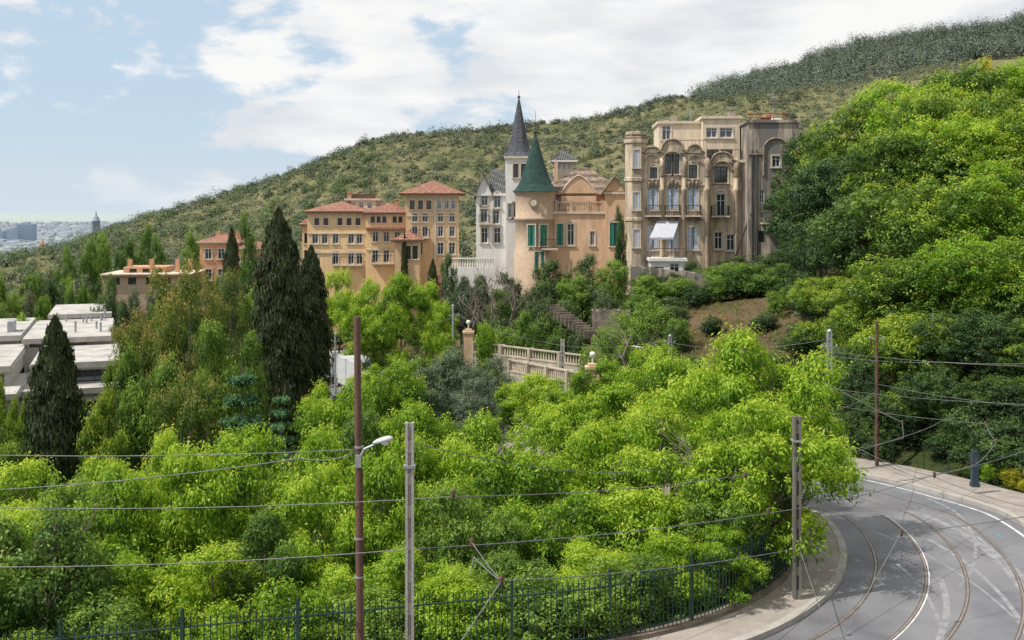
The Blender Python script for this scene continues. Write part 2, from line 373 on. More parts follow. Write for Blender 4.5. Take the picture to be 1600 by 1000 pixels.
PROTO['cedar']=[cedar(71)]
def shrub(seed,mat):
    g=random.Random(seed); lobes=[(g.uniform(-2,2),g.uniform(-2,2),g.uniform(2.2,6.8),g.uniform(1.6,2.8)) for _ in range(10)]
    V,t=crown_leaves(lobes,420,30,.6,.38,.17,.3,seed,zmin=-.9)
    return (trunkmesh("stems",5,.2,5,seed,'bark',.05,3.), fastmesh("foliage",V,4,t,M[mat]))
PROTO['shrub']=[shrub(81,'leaf_mid'),shrub(82,'leaf_mid'),shrub(83,'leaf_mid')]

# ------------------------------------------------------------------ road path & terrain height
C0=np.array([-1.5,34.]); R0=15.; TH0=math.radians(-76); TH1=math.radians(28)
pts=[]
A0=C0+R0*np.array([math.cos(TH0),math.sin(TH0)]); T0=np.array([-math.sin(TH0),math.cos(TH0)])
for t in np.arange(-60,0,1.0): pts.append(A0+T0*t)
for a in np.linspace(TH0,TH1,60): pts.append(C0+R0*np.array([math.cos(a),math.sin(a)]))
A1=pts[-1]; T1=np.array([-math.sin(TH1),math.cos(TH1)])
for t in np.arange(1,150,1.5): pts.append(A1+T1*t)
PATH=np.array(pts); TAN=nrm(np.gradient(PATH,axis=0)); RGT=np.stack([TAN[:,1],-TAN[:,0]],1)
_a=np.concatenate([[0],np.cumsum(np.linalg.norm(np.diff(PATH,axis=0),axis=1))]); _s=_a-_a[98]
PZ=np.where(_s>0, -.09*np.maximum(0,_s-3)-.09*3*np.clip(_s/6,0,1)**2*.5, 0.)
def project(X,Y):
    X=np.asarray(X,float).ravel();Y=np.asarray(Y,float).ravel(); D=np.empty(len(X));Z=np.empty(len(X))
    for s in range(0,len(X),8000):
        e=slice(s,s+8000); dx=X[e,None]-PATH[None,:,0]; dy=Y[e,None]-PATH[None,:,1]; q=dx*dx+dy*dy; i=q.argmin(1)
        r=np.arange(len(i)); sg=np.sign(dx[r,i]*RGT[i,0]+dy[r,i]*RGT[i,1]); D[e]=np.sqrt(q[r,i])*sg; Z[e]=PZ[i]
    return D,Z
FD=[-200,-60,-20,-12,-7.5,-5.2,-4.4,5.4,6.2,8,14,22,34,60,100,200]
FZ=[-9,-7,-5.5,-4.2,-1.2,-.35,-.35,-.35,-.1,.9,3.3,6.2,8.8,17,30,50]
ROWS=[(250,[-400,-300,-160,-125,-60,-20,20,75,150,300],[-30,-18,-10,-6,0,14,19,25,38,55]),
      (350,[-400,-230,-190,-175,-160,-152,-131,-109,-87.5,-66,-50,-22,22,66,100,150,250,500],[-60,-24,-14,-9,-5,-2,4,11,19.5,29,34.5,38,42.5,47.5,52,60,75,90]),
      (500,[-600,-200,-60,0,40,62,94,156,250,400],[-70,-50,-20,10,38,49,67,85,101,108]),
      (900,[-900,-200,100,300,600],[-70,-70,-20,30,50]),
      (1500,[-1,1],[-70,-70])]
def ground(X,Y):
    X=np.asarray(X,float);Y=np.asarray(Y,float); shp=np.broadcast(X,Y).shape
    X=np.broadcast_to(X,shp).ravel();Y=np.broadcast_to(Y,shp).ravel()
    d,z=project(X,np.minimum(Y,150)); base=z+np.interp(d,FD,FZ)
    zs=[base]+[np.interp(X,r[1],r[2]) for r in ROWS]; ys=[150]+[r[0] for r in ROWS]
    out=base.copy()
    for k in range(len(ys)-1):
        m=(Y>ys[k])&(Y<=ys[k+1]); t=(Y[m]-ys[k])/(ys[k+1]-ys[k])
        if k>=2: t=t*t*(3-2*t)
        out[m]=zs[k][m]*(1-t)+zs[k+1][m]*t
    out[Y>ys[-1]]=-70
    bump=np.sin(X*.05+Y*.031)*np.sin(Y*.043-X*.02)*2.2+np.sin(X*.13+1)*np.sin(Y*.11)*.7
    w=np.clip((Y-165)/60,0,1)*np.clip((1200-Y)/300,0,1)
    out=out+bump*w+np.clip((np.abs(d)-7)/6,0,1)*np.clip((170-Y)/20,0,1)*(np.sin(X*.9)*np.sin(Y*.7+X*.3)*.3+np.sin(X*2.1+Y)*np.sin(Y*1.7)*.18)
    return out.reshape(shp)
def gz(x,y): return float(ground(np.array([x]),np.array([y]))[0])

ys=np.concatenate([np.arange(-20,160,.8),160*np.geomspace(1,250,120)]); ts=np.linspace(-1,1,261)
YY=np.repeat(ys[:,None],len(ts),1); XX=ts[None,:]*(90+.8*np.maximum(ys,0))[:,None]
ZZ=ground(XX,YY); nr,nc=XX.shape
me=bpy.data.meshes.new("ground"); V=np.stack([XX,YY,ZZ],-1).reshape(-1,3)
I=np.arange(nr*nc).reshape(nr,nc); Fq=np.stack([I[:-1,:-1],I[:-1,1:],I[1:,1:],I[1:,:-1]],-1).reshape(-1,4)
me.vertices.add(len(V)); me.vertices.foreach_set("co",V.astype(np.float32).ravel())
me.loops.add(Fq.size); me.loops.foreach_set("vertex_index",Fq.astype(np.int32).ravel())
me.polygons.add(len(Fq)); me.polygons.foreach_set("loop_start",np.arange(0,Fq.size,4,dtype=np.int32)); me.polygons.foreach_set("loop_total",np.full(len(Fq),4,dtype=np.int32))
me.polygons.foreach_set("use_smooth",[True]*len(Fq)); me.update(calc_edges=True)
Dg,_=project(V[:,0],np.minimum(V[:,1],150)); colr=np.empty((len(V),4)); colr[:,3]=1
soil=np.array([.05,.065,.025]); earth=np.array([.15,.105,.07]); scrub=np.array([.185,.175,.10]); plain=np.array([.37,.405,.45]); sea=np.array([.40,.45,.51])  # plain is tinted blue: distance haze mixed into the ground colour
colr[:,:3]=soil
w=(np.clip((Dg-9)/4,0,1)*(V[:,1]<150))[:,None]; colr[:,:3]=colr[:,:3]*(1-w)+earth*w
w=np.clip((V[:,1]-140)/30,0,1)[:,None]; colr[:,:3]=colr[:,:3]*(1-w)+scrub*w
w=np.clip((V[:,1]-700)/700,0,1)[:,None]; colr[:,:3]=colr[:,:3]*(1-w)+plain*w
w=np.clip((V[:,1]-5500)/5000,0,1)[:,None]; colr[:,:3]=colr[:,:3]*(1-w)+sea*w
a=me.color_attributes.new("soil",'FLOAT_COLOR','POINT'); a.data.foreach_set("color",colr.astype(np.float32).ravel())
gm,nt,b=newmat("terrain_soil"); N=nt.nodes;L=nt.links
at=N.new("ShaderNodeAttribute");at.attribute_name="soil"; tc=N.new("ShaderNodeTexCoord")
n1=N.new("ShaderNodeTexNoise");n1.inputs["Scale"].default_value=.09;n1.inputs["Detail"].default_value=9;n1.inputs["Roughness"].default_value=.7
L.new(tc.outputs["Object"],n1.inputs["Vector"]); rp=N.new("ShaderNodeValToRGB"); rp.color_ramp.elements[0].position=.38;rp.color_ramp.elements[1].position=.62
rp.color_ramp.elements[0].color=(.5,.6,.42,1);rp.color_ramp.elements[1].color=(1.15,1.1,1.05,1)
L.new(n1.outputs["Fac"],rp.inputs["Fac"]); mx=N.new("ShaderNodeMixRGB");mx.blend_type='MULTIPLY';mx.inputs[0].default_value=1
L.new(at.outputs["Color"],mx.inputs[1]);L.new(rp.outputs[0],mx.inputs[2]);L.new(mx.outputs[0],b.inputs["Base Color"]);b.inputs["Roughness"].default_value=1.0;b.inputs["Specular IOR Level"].default_value=.1
nb=N.new("ShaderNodeTexNoise");nb.inputs["Scale"].default_value=1.5;nb.inputs["Detail"].default_value=8;L.new(tc.outputs["Object"],nb.inputs["Vector"])
bp=N.new("ShaderNodeBump");bp.inputs["Strength"].default_value=.9;bp.inputs["Distance"].default_value=.7;L.new(nb.outputs["Fac"],bp.inputs["Height"]);L.new(bp.outputs[0],b.inputs["Normal"])
me.materials.append(gm); finish(bpy.data.objects.new("ground",me),kind="structure",label="terrain with scrubby hill and far plain")

# ------------------------------------------------------------------ road
def strip(name, d0, d1, zo, mat, i0=0, i1=None, skirt=0, **kw):
    i1=len(PATH) if i1 is None else i1; mb=MB(); prev=None
    for i in range(i0,i1):
        a=PATH[i]+RGT[i]*d0; b_=PATH[i]+RGT[i]*d1; z=PZ[i]+zo
        cur=[(a[0],a[1],z-skirt),(a[0],a[1],z),(b_[0],b_[1],z),(b_[0],b_[1],z-skirt)]
        if prev:
            mb.add([prev[1],cur[1],cur[2],prev[2]],[(0,3,2,1)] ,0)
            if skirt:
                mb.add([prev[0],cur[0],cur[1],prev[1]],[(0,1,2,3)]); mb.add([prev[3],cur[3],cur[2],prev[2]],[(3,2,1,0)])
        prev=cur
    return mb.make(name,[mat],**kw)
S=dict(kind="structure")
strip("road",-3.05,3.2,0,'asphalt',**S)
strip("pavement",-4.75,-3.22,.13,'pavement',skirt=.6,**S)
strip("kerb",-3.215,-3.0,.14,'kerb',skirt=.5,**S)
strip("pavement",3.42,5.9,.13,'pavement',skirt=.6,**S)
strip("kerb",3.2,3.415,.14,'kerb',skirt=.5,**S)
for k,d in enumerate((-2.2,-.85,.2,1.55)):
    strip("rail_groove",d-.055,d+.055,.004,'railbed',**S)
    strip("tram_rail",d-.025,d+.025,.010,'rail',skirt=.005,**S)
strip("marking_or_glint",2.74,2.84,.005,'paint',**S)
strip("marking_or_glint",-.80,-.76,.005,'paint',i0=60,i1=106,**S)  # pale strip beside the rail: painted glint of shining steel
for i0 in range(88,124,6):
    strip("marking_or_glint",2.0,2.06,.005,'paint_blue',i0=i0,i1=i0+2,**S)
def crossing_streak(i0,n,da,db,w,z=.003):
    mb=MB();prev=None
    for k in range(n):
        i=i0+k; d=da+(db-da)*k/(n-1); a=PATH[i]+RGT[i]*(d-w);c=PATH[i]+RGT[i]*(d+w)
        cur=[(a[0],a[1],PZ[i]+z),(c[0],c[1],PZ[i]+z)]
        if prev: mb.add([prev[0],prev[1],cur[1],cur[0]],[(0,1,2,3)])
        prev=cur
    mb.make("tyre_streak",['paint_worn'],kind="structure")
crossing_streak(78,22,2.6,-.3,.07); crossing_streak(84,24,2.6,.35,.11,.0034); crossing_streak(74,20,1.2,-1.6,.06,.0026); crossing_streak(90,22,.0,2.5,.05,.0022); crossing_streak(70,40,2.3,1.0,.05,.0018)
crossing_streak(76,26,2.5,.9,.09,.0014); crossing_streak(68,24,.8,-.5,.08,.0011); crossing_streak(82,20,2.3,-1.9,.045,.0029)

# ------------------------------------------------------------------ trees placement
LAB={'bright':("garden_tree","leafy tree with fresh bright green drooping foliage","tree","trees in the garden inside the bend"),
'mid':("broadleaf_tree","rounded mid green broadleaf tree by the avenue","tree","trees along the avenue"),
'hill':("hillside_tree","dense broad green tree growing on the steep hillside","tree","trees on the hillside"),
'dark':("evergreen_tree","dark green evergreen tree with dense crown","tree","evergreen trees among the houses"),
'olive':("olive_tree","grey green olive tree with airy crown","tree","olive trees"),
'rusty':("eucalyptus_tree","tall loose tree with rusty green hanging foliage","tree","loose tall trees beside the white building"),
'cypress':("cypress_tree","tall narrow dark cypress tree","tree","cypress trees"),
'cedar':("cedar_tree","blue green cedar with layered drooping branches","tree",None),
'shrub':("shrub","rounded green shrub on the slope","shrub","shrubs on the slope")}
cnt={}
def plantw(kind,x,Y,h,r,mat=None,label=None,var=None):
    P=PROTO[kind]; cnt[kind]=cnt.get(kind,0)+1; v=P[(var if var is not None else cnt[kind])%len(P)]
    nm,lb,ct,gr=LAB[kind]
    e=empty(nm,(x,Y,gz(x,Y)-.1),label or lb,ct,random.uniform(0,6.28),gr); e.scale=(r/4,r/4,h/10)
    for me,n in zip(v,("trunk","crown")):
        o=bpy.data.objects.new(n,me); finish(o,parent=e)
        if n=="crown" and mat: o.material_slots[0].link='OBJECT'; o.material_slots[0].material=M[mat]
    return e
def plant(kind,px,Y,top,hw,mat=None,var=None,label=None,minh=2.5):
    x=(px-800)/1600*Y; zt=EYE-(top-330)/1600*Y
    return plantw(kind,x,Y,max(zt-gz(x,Y)+.1,minh)*1.02,hw*Y/1600,mat,label,var)
bright=[(30,26,800,115),(160,28.5,730,110),(275,29.5,695,110),(395,31.5,680,120),(490,28,755,100),(595,30.5,705,105),(330,25.8,850,100),
(715,28.5,760,105),(640,25.8,860,90),(800,32.5,700,115),(880,29,760,105),(945,35,655,100),(1020,29.5,705,115),(1100,33.5,570,115),(800,26.2,865,85),(930,27,845,90),
(1200,31.5,515,120),(1150,29.6,640,95),(1050,38,560,100),(1110,28.2,745,90),(975,43,600,90),(880,42,630,85),(765,41,640,90),(655,43,625,85),(560,40,640,80),
(540,47,590,75),(840,55,580,55),(700,36,690,90),(465,38,670,100),(375,41,665,75),(45,38,720,100),(160,40,715,75),(940,55,560,50),(1035,50,540,65),(610,58,560,60),(1240,32.4,570,92),(520,34,725,90),
(1206,28.3,625,125),(1150,36,545,80),(625,36,680,80),(415,27,805,90),(210,25.6,865,95),(535,25.2,885,75),(1065,27,840,75),(720,25.4,895,65),(100,33,745,80),(270,36,675,75),(1130,26.8,830,70)]
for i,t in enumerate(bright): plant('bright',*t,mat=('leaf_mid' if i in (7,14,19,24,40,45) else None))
for t in [(90,24.3,800,110),(-10,24.2,820,100)]: plant('mid',*t,label="loose pale green tree with twiggy crown behind the fence")
for t in [(530,98,420,45),(570,92,435,45),(625,90,425,50),(665,94,440,40),(600,80,475,45),(690,84,470,30)]: plant('bright',*t,label="light green plane tree lining the avenue")
for t in [(725,61,540,60),(775,60,555,45),(670,60,575,50),(740,56,590,50)]: plant('olive',*t)
for t in [(860,56,590,38),(800,58,600,35),(905,54,580,34),(965,60,535,38),(1000,56,550,45),(640,66,560,45),(585,72,570,30),(500,66,600,40),(700,74,520,22),(765,64,575,28),(870,50,610,50)]: plant('mid',*t,mat=random.choice(['leaf_mid','leaf_bright']))
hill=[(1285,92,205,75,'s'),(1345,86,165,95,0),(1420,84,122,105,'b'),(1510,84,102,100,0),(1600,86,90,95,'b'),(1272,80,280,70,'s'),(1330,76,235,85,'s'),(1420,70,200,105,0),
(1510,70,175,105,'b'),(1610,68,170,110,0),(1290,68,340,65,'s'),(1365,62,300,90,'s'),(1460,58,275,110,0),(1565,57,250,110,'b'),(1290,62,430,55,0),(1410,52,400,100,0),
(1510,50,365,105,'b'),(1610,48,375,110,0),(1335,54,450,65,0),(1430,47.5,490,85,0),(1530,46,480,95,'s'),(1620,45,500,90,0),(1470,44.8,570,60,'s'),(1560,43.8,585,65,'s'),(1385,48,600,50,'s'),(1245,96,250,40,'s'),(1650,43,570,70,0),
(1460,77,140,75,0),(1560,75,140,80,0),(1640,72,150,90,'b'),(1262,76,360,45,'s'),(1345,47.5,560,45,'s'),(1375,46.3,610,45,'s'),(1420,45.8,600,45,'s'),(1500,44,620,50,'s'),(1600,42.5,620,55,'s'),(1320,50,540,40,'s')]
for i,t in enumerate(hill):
    plant('hill',*t[:4],mat={'s':'leaf_deep','b':'leaf_bright',0:None}[t[4]],label={'s':"dense deep green hillside tree with dark foliage",'b':"dense hillside tree with leaves coloured bright as if sunlit",0:None}[t[4]])  # brighter leaf colour on upper trees stands in for sunlit tops
plant('bright',1540,92,90,22,mat='leaf_yellow',label="tree with yellow green new leaves on the ridge")
for t in [(435,74,318,48),(486,78,378,33),(86,52,485,50),(362,128,350,18),(632,122,360,7),(676,118,402,10),(84,150,428,7),(104,150,425,7),(205,60,560,32)]: plant('cypress',*t)
for t in [(290,62,425,75),(225,66,490,55),(355,68,435,55),(300,52,590,70)]: plant('rusty',*t)
for t in [(250,54,560,55),(335,56,500,50),(215,58,540,40),(390,60,520,40),(160,50,640,40),(20,48,690,50),(150,56,620,30),(175,64,560,26),(35,62,620,24),(130,60,630,26),(5,64,590,22)]: plant('mid',*t,mat=random.choice(['leaf_mid','leaf_hill']),label="mixed green garden tree beside the white building")
plant('cedar',378,46,555,80)
plant('cedar',440,56,600,45)
for t in [(750,96,430,30),(800,94,425,30),(860,90,405,34),(910,90,395,34),(960,88,405,34),(720,100,430,26),(1010,86,430,34),(1060,90,425,22),(700,104,395,16),(970,98,320,11),(1150,92,400,30),
 (830,86,440,34),(900,86,430,34),(950,82,450,36),(780,88,450,30),(850,80,465,28),(820,76,485,26),(1210,90,395,30)]:
    plant('dark',*t,mat=random.choice(['leaf_dark','leaf_mid','leaf_deep']))
for t in [(765,84,485,28),(870,84,440,34),(930,86,440,26),(1000,80,450,36),(1190,82,395,52),(1235,82,415,40),(1130,88,405,38),(1190,70,495,26),(840,86,450,25),(985,76,480,30),(1265,72,430,40),(1100,94,412,30),(1275,68,460,30),(1090,96,395,22),
 (1015,74,460,36),(965,70,500,34),(1030,68,510,30),(1160,84,410,38),(1060,86,430,34),(1250,62,510,34),(1220,58,540,30),(1090,60,545,32),(1040,62,545,34),(840,80,480,34),(800,78,500,30),(760,78,515,22),(1240,74,465,24),(930,66,530,28),
 (1050,80,450,30),(1090,84,440,28),(1130,84,425,26),(1260,64,480,34),(1020,88,415,30),(1150,86,420,30),(1215,86,400,36),(955,74,500,30),(1060,72,490,26),(1045,66,530,26),(865,75,500,24),(900,74,512,20),(1110,74,490,20),(1215,72,480,22)]:
    plant('shrub',*t,mat=random.choice(['leaf_mid','leaf_mid','leaf_dark','leaf_deep']),minh=2.0)
plant('shrub',765,76,488,22,mat='leaf_bright',label="bright green bush beside the gate pillar")
plant('shrub',675,120,400,18,mat='leaf_pink',label="bougainvillea bush with purple pink blossom",minh=3)
for i in range(98,124):
    p=PATH[i]+RGT[i]*random.uniform(7.0,8.6); plantw('shrub',p[0],p[1],random.uniform(1.4,2.8),random.uniform(.9,1.5),random.choice(['leaf_dark','leaf_deep','leaf_dark']),"dark bush overhanging the far pavement")
for i,c in ((110,'leaf_yellow'),(111.5,'leaf_yellow'),(113,'leaf_bright'),(115,'leaf_rusty'),(108,'leaf_bright')):
    i=int(i); p=PATH[i]+RGT[i]*6.5; plantw('shrub',p[0],p[1],1.1,.6,c,"low yellow green bush behind the far pavement")
for i in range(32,120,2):
    p=PATH[i]-RGT[i]*random.uniform(5.3,6.4); plantw('shrub',p[0],p[1],random.uniform(1.6,2.8),random.uniform(.8,1.25),random.choice(['leaf_mid','leaf_bright','leaf_dark','leaf_mid']),"undergrowth bush behind the iron fence")
for i in range(70):
    px=random.uniform(-60,480); Y=random.uniform(105,178); plant(random.choice(['dark','mid','mid','olive']),px,Y,random.uniform(415,465) if px>60 else random.uniform(425,475),random.uniform(16,30),minh=4,mat=random.choice([None,'leaf_mid','leaf_far','leaf_dark']))
for i in range(20):
    px=random.uniform(140,480); Y=random.uniform(88,112); plant(random.choice(['dark','mid']),px,Y,random.uniform(440,490),random.uniform(20,35))
for t in [(0,100,470,30),(40,95,490,30),(390,114,330,22),(300,160,360,20),(250,170,365,18),(140,180,375,22),(190,140,425,20),(170,112,432,16),(250,110,440,18),(300,112,445,18),(395,120,420,18),(340,120,430,12),(110,180,385,20),(200,175,372,20),(225,180,350,22),(160,190,362,20)]: plant('dark',*t,mat='leaf_mid')
for i in range(24):
    px=random.uniform(60,720); Y=random.uniform(45,75)
    plant('shrub',px,Y,900,random.uniform(25,40),mat='leaf_dark',minh=2.5,label="undergrowth bush in the lower garden")
def bare(px,Y,top,hw,seed):
    x=(px-800)/1600*Y; z0=gz(x,Y); h=EYE-(top-330)/1600*Y-z0
    e=empty("bare_tree",(x,Y,z0),"leafless tree with grey brown twigs","tree",0,"bare trees below the villas")
    o=bpy.data.objects.new("trunk",trunkmesh("trunk",h*.75,.16,12,seed,'bark_grey',.3,h*.45,6)); finish(o,parent=e)
bare(980,58,465,40,5); bare(770,86,395,30,6); bare(800,85,400,30,8); bare(740,90,410,25,9); bare(1120,29,640,30,14); bare(60,24.2,800,40,15)

def mass(name,label,n,xf,yf,size,quads,qs,mat,seed,tall=1.):
    g=np.random.default_rng(seed); Y=yf(g,n); X=xf(g,n,Y); Z=ground(X,Y); r=size[0]+(size[1]-size[0])*g.uniform(0,1,n)**2
    idx=np.repeat(np.arange(n),quads); m=len(idx); d=nrm(g.normal(size=(m,3))); d[:,2]=np.abs(d[:,2])
    lump=1+.22*np.sin(d[:,0]*5+idx)*np.sin(d[:,1]*5+idx*1.7)
    pos=np.stack([X,Y,Z],1)[idx]+d*(r[idx]*lump*g.uniform(.6,1,m))[:,None]*np.array([1,1,tall])
    pos[:,2]+=(tall-1)*r[idx]*.4
    ct=g.uniform(0,1,n); V,t=leaves(pos,d,qs,qs*.8,0,np.clip(ct[idx]*.6+.25*d[:,2]+g.uniform(0,.3,m)-.05,0,1),g,.4)
    finish(bpy.data.objects.new(name,fastmesh(name,V,4,t,M[mat])),kind="stuff",label=label,category="vegetation")
mass("hillside_scrub","low scrub bushes dotted over the dry hill",12500,lambda g,n,Y:g.uniform(-.62,.45,n)*Y,lambda g,n:165+220*g.uniform(0,1,n)**.8,(.5,2.1),38,.40,'leaf_far',3)
mass("hillside_wood","larger trees scattered over the dry hill",900,lambda g,n,Y:(g.uniform(-.6,.3,n))*Y,lambda g,n:g.uniform(170,345,n),(1.2,3.2),130,.45,'leaf_farwood',4,1.2)
mass("lower_wood","green trees over the lower hill slope",360,lambda g,n,Y:(-.54+.42*g.uniform(0,1,n)**1.2)*Y,lambda g,n:g.uniform(185,345,n),(1.6,3.6),170,.45,'leaf_dark',14,1.25)
mass("ridge_forest","haze-tinted grey green pine forest along the ridge",2300,lambda g,n,Y:(.175+.46*g.uniform(0,1,n)**.8)*Y,lambda g,n:g.uniform(372,530,n),(1.6,4.8),170,.6,'leaf_forest',5,1.6)
mass("ridge_trees","line of small trees on the hill crest",200,lambda g,n,Y:g.uniform(-.42,.24,n)*Y,lambda g,n:g.uniform(340,356,n),(.9,2.4),90,.5,'leaf_forest',6,1.3)
def cover(name,label,n,test,size,quads,qs,mat,seed):
    g=np.random.default_rng(seed); X=g.uniform(-70,60,n*6);Y=g.uniform(22,110,n*6); D,_=project(X,Y); k=test(X,Y,D); X=X[k][:n];Y=Y[k][:n];n=len(X);Z=ground(X,Y)
    r=g.uniform(*size,n); idx=np.repeat(np.arange(n),quads);m=len(idx); d=nrm(g.normal(size=(m,3)));d[:,2]=np.abs(d[:,2])
    pos=np.stack([X,Y,Z],1)[idx]+d*(r[idx])[:,None]*g.uniform(.4,1,(m,1)); ct=g.uniform(0,1,n)
    V,t=leaves(pos,d,qs,qs*.4,0,np.clip(ct[idx]*.5+g.uniform(0,.5,m),0,1),g,.6)
    finish(bpy.data.objects.new(name,fastmesh(name,V,4,t,M[mat])),kind="stuff",label=label,category="vegetation")
cover("undergrowth","weeds and ground cover under the garden trees",2600,lambda X,Y,D:(D<-5.3),(.4,1.0),34,.3,'leaf_mid',8)
cover("slope_weeds","dry weeds and low plants on the earth slope",2800,lambda X,Y,D:(D>6.8)&(Y>40),(.2,.6),26,.2,'leaf_rusty',9)
cover("slope_bushes","dark low bushes on the wooded slope",2000,lambda X,Y,D:(D>6.9)&(Y>34)&((X/Y>.28)|(X/Y<.14)|(Y>84)),(.5,1.3),44,.3,'leaf_deep',10)

# ------------------------------------------------------------------ windows & buildings
WC={}
def windowmesh(w,h,st):
    key=(round(w,2),round(h,2),st)
    if key in WC: return WC[key]
    fm={'w':'frame_white','b':'frame_white','g':'frame_green','br':'frame_brown','d':'frame_dark'}[st.split('_')[0]]
    mb=MB(); f=.09; y0,y1=.12,.2
    mb.add([(-w/2,.17,0),(w/2,.17,0),(w/2,.17,h),(-w/2,.17,h)],[(0,1,2,3)],1)
    mb.box(-w/2,y0,0,-w/2+f,y1,h,0); mb.box(w/2-f,y0,0,w/2,y1,h,0); mb.box(-w/2+f,y0,h-f,w/2-f,y1,h,0); mb.box(-w/2+f,y0,0,w/2-f,y1,f,0)
    mb.box(-.035,y0+.01,f,.035,y1,h-f,0); mb.box(-w/2+f,y0+.015,h*.68,w/2-f,y1-.01,h*.68+.05,0)
    t=.13
    if 'p' not in st:
        mb.box(-w/2-t,-.05,-.02,-w/2,.02,h+t,2); mb.box(w/2,-.05,-.02,w/2+t,.02,h+t,2); mb.box(-w/2,-.05,h,w/2,.02,h+t,2)
        mb.box(-w/2-t-.05,-.14,-.12,w/2+t+.05,.05,-.022,2)
    if 'arch' in st:
        n=8; vs=[]
        for k in range(n+1):
            a=math.pi*k/n; vs+=[(-math.cos(a)*(w/2+t),-.07,h+t+math.sin(a)*w*.42),(-math.cos(a)*w*.33,-.07,h+t+math.sin(a)*w*.2)]
        mb.add(vs,[(2*k,2*k+1,2*k+3,2*k+2) for k in range(n)],2)
    if 'sh' in st:
        mb.box(-w/2+.02,.03,.03,-w*.12,.08,h-.03,3); mb.box(w*.12,.03,.03,w/2-.02,.08,h-.03,3)
        for k in range(int(h/.22)): mb.box(-w/2+.06,.015,.1+k*.22,-w*.15,.03,.17+k*.22,3); mb.box(w*.15,.015,.1+k*.22,w/2-.06,.03,.17+k*.22,3)
    if 'op' in st:
        mb.box(-w/2-t-w*.42,-.09,0,-w/2-t,-.055,h,3); mb.box(w/2+t,-.09,0,w/2+t+w*.42,-.055,h,3)
    me=bpy.data.meshes.new("window"); me.from_pydata(mb.v,[],mb.f)
    shm={'w':'frame_white','b':'frame_blue','g':'frame_green','br':'frame_brown','d':'frame_dark'}[st.split('_')[0]]
    for m in (fm,'glass','trim',shm): me.materials.append(M[m])
    me.polygons.foreach_set("material_index",mb.m); me.update(); WC[key]=me; return me
class Building:
    def __init__(s,name,px,Y,basepy,label,category="building",yaw=0):
        x,y,z=site(px,basepy,Y); s.k=Y/1600; s.px=px; s.bp=basepy
        s.e=empty(name,(x,y,z),label,category,yaw); s.w=MB()
    def lx(s,px): return (px-s.px)*s.k
    def lz(s,py): return (s.bp-py)*s.k
    def win(s,x,y,z,yaw,w,h,st):
        o=bpy.data.objects.new("window",windowmesh(w,h,st)); finish(o,parent=s.e,loc=(x,y,z),rot=yaw)
    def block(s,x0,x1,y0,d,z0,z1,mi=0,front=(),left=(),right=(),cap=True,cornice=None):
        w=x1-x0;h=z1-z0
        s.w.facade((x0,y0,z0),0,w,h,[(c-x0,z-z0,a,b) for c,z,a,b,_ in front],mi)
        s.w.facade((x1,y0,z0),math.pi/2,d,h,[(c,z-z0,a,b) for c,z,a,b,_ in right],mi)
        s.w.facade((x0,y0+d,z0),-math.pi/2,d,h,[(d-c,z-z0,a,b) for c,z,a,b,_ in left],mi)
        s.w.facade((x1,y0+d,z0),math.pi,w,h,[],mi)
        s.w.add([(x0,y0,z1),(x1,y0,z1),(x1,y0+d,z1),(x0,y0+d,z1)],[(0,1,2,3)],mi)
        for c,z,a,b,st in front: s.win(c,y0,z,0,a,b,st)
        for c,z,a,b,st in right: s.win(x1,y0+c,z,math.pi/2,a,b,st)
        for c,z,a,b,st in left: s.win(x0,y0+c,z,-math.pi/2,a,b,st)
        if cornice is not None: s.cornice(x0,x1,y0,d,z1,cornice)
    def cornice(s,x0,x1,y0,d,z,mi,o=.18,t=.22):
        s.w.box(x0-o,y0-o,z-t,x1+o,y0-.003,z+.05,mi); s.w.box(x0-o,y0+d+.003,z-t,x1+o,y0+d+o,z+.05,mi)
        s.w.box(x0-o,y0-.003,z-t,x0-.003,y0+d+.003,z+.05,mi); s.w.box(x1+.003,y0-.003,z-t,x1+o,y0+d+.003,z+.05,mi)
    def walls(s,mats): return s.w.make("wall",mats,parent=s.e)
    def part(s,name,mb,mats,label=None): return mb.make(name,mats,parent=s.e,label=label)
    def balcony(s,x0,x1,y,z,d=.8,mat='iron'):
        mb=MB(); mb.box(x0,y-d,z-.15,x1,y-.003,z,1)
        mb.box(x0+.03,y-d+.03,z+.95,x1-.03,y-d+.08,z+1.0,0); n=max(3,int((x1-x0)/.17))
        for i in range(n+1):
            x=x0+.04+(x1-x0-.1)*i/n; mb.box(x,y-d+.04,z,x+.025,y-d+.065,z+.95,0)
        for xx in (x0+.03,x1-.06):
            mb.box(xx,y-d+.08,z+.95,xx+.03,y-.01,z+1.0,0)
            for j in range(4): mb.box(xx,y-d+.15+j*.17,z,xx+.025,y-d+.175+j*.17,z+.95,0)
        s.part("balcony",mb,[mat,'trim'])

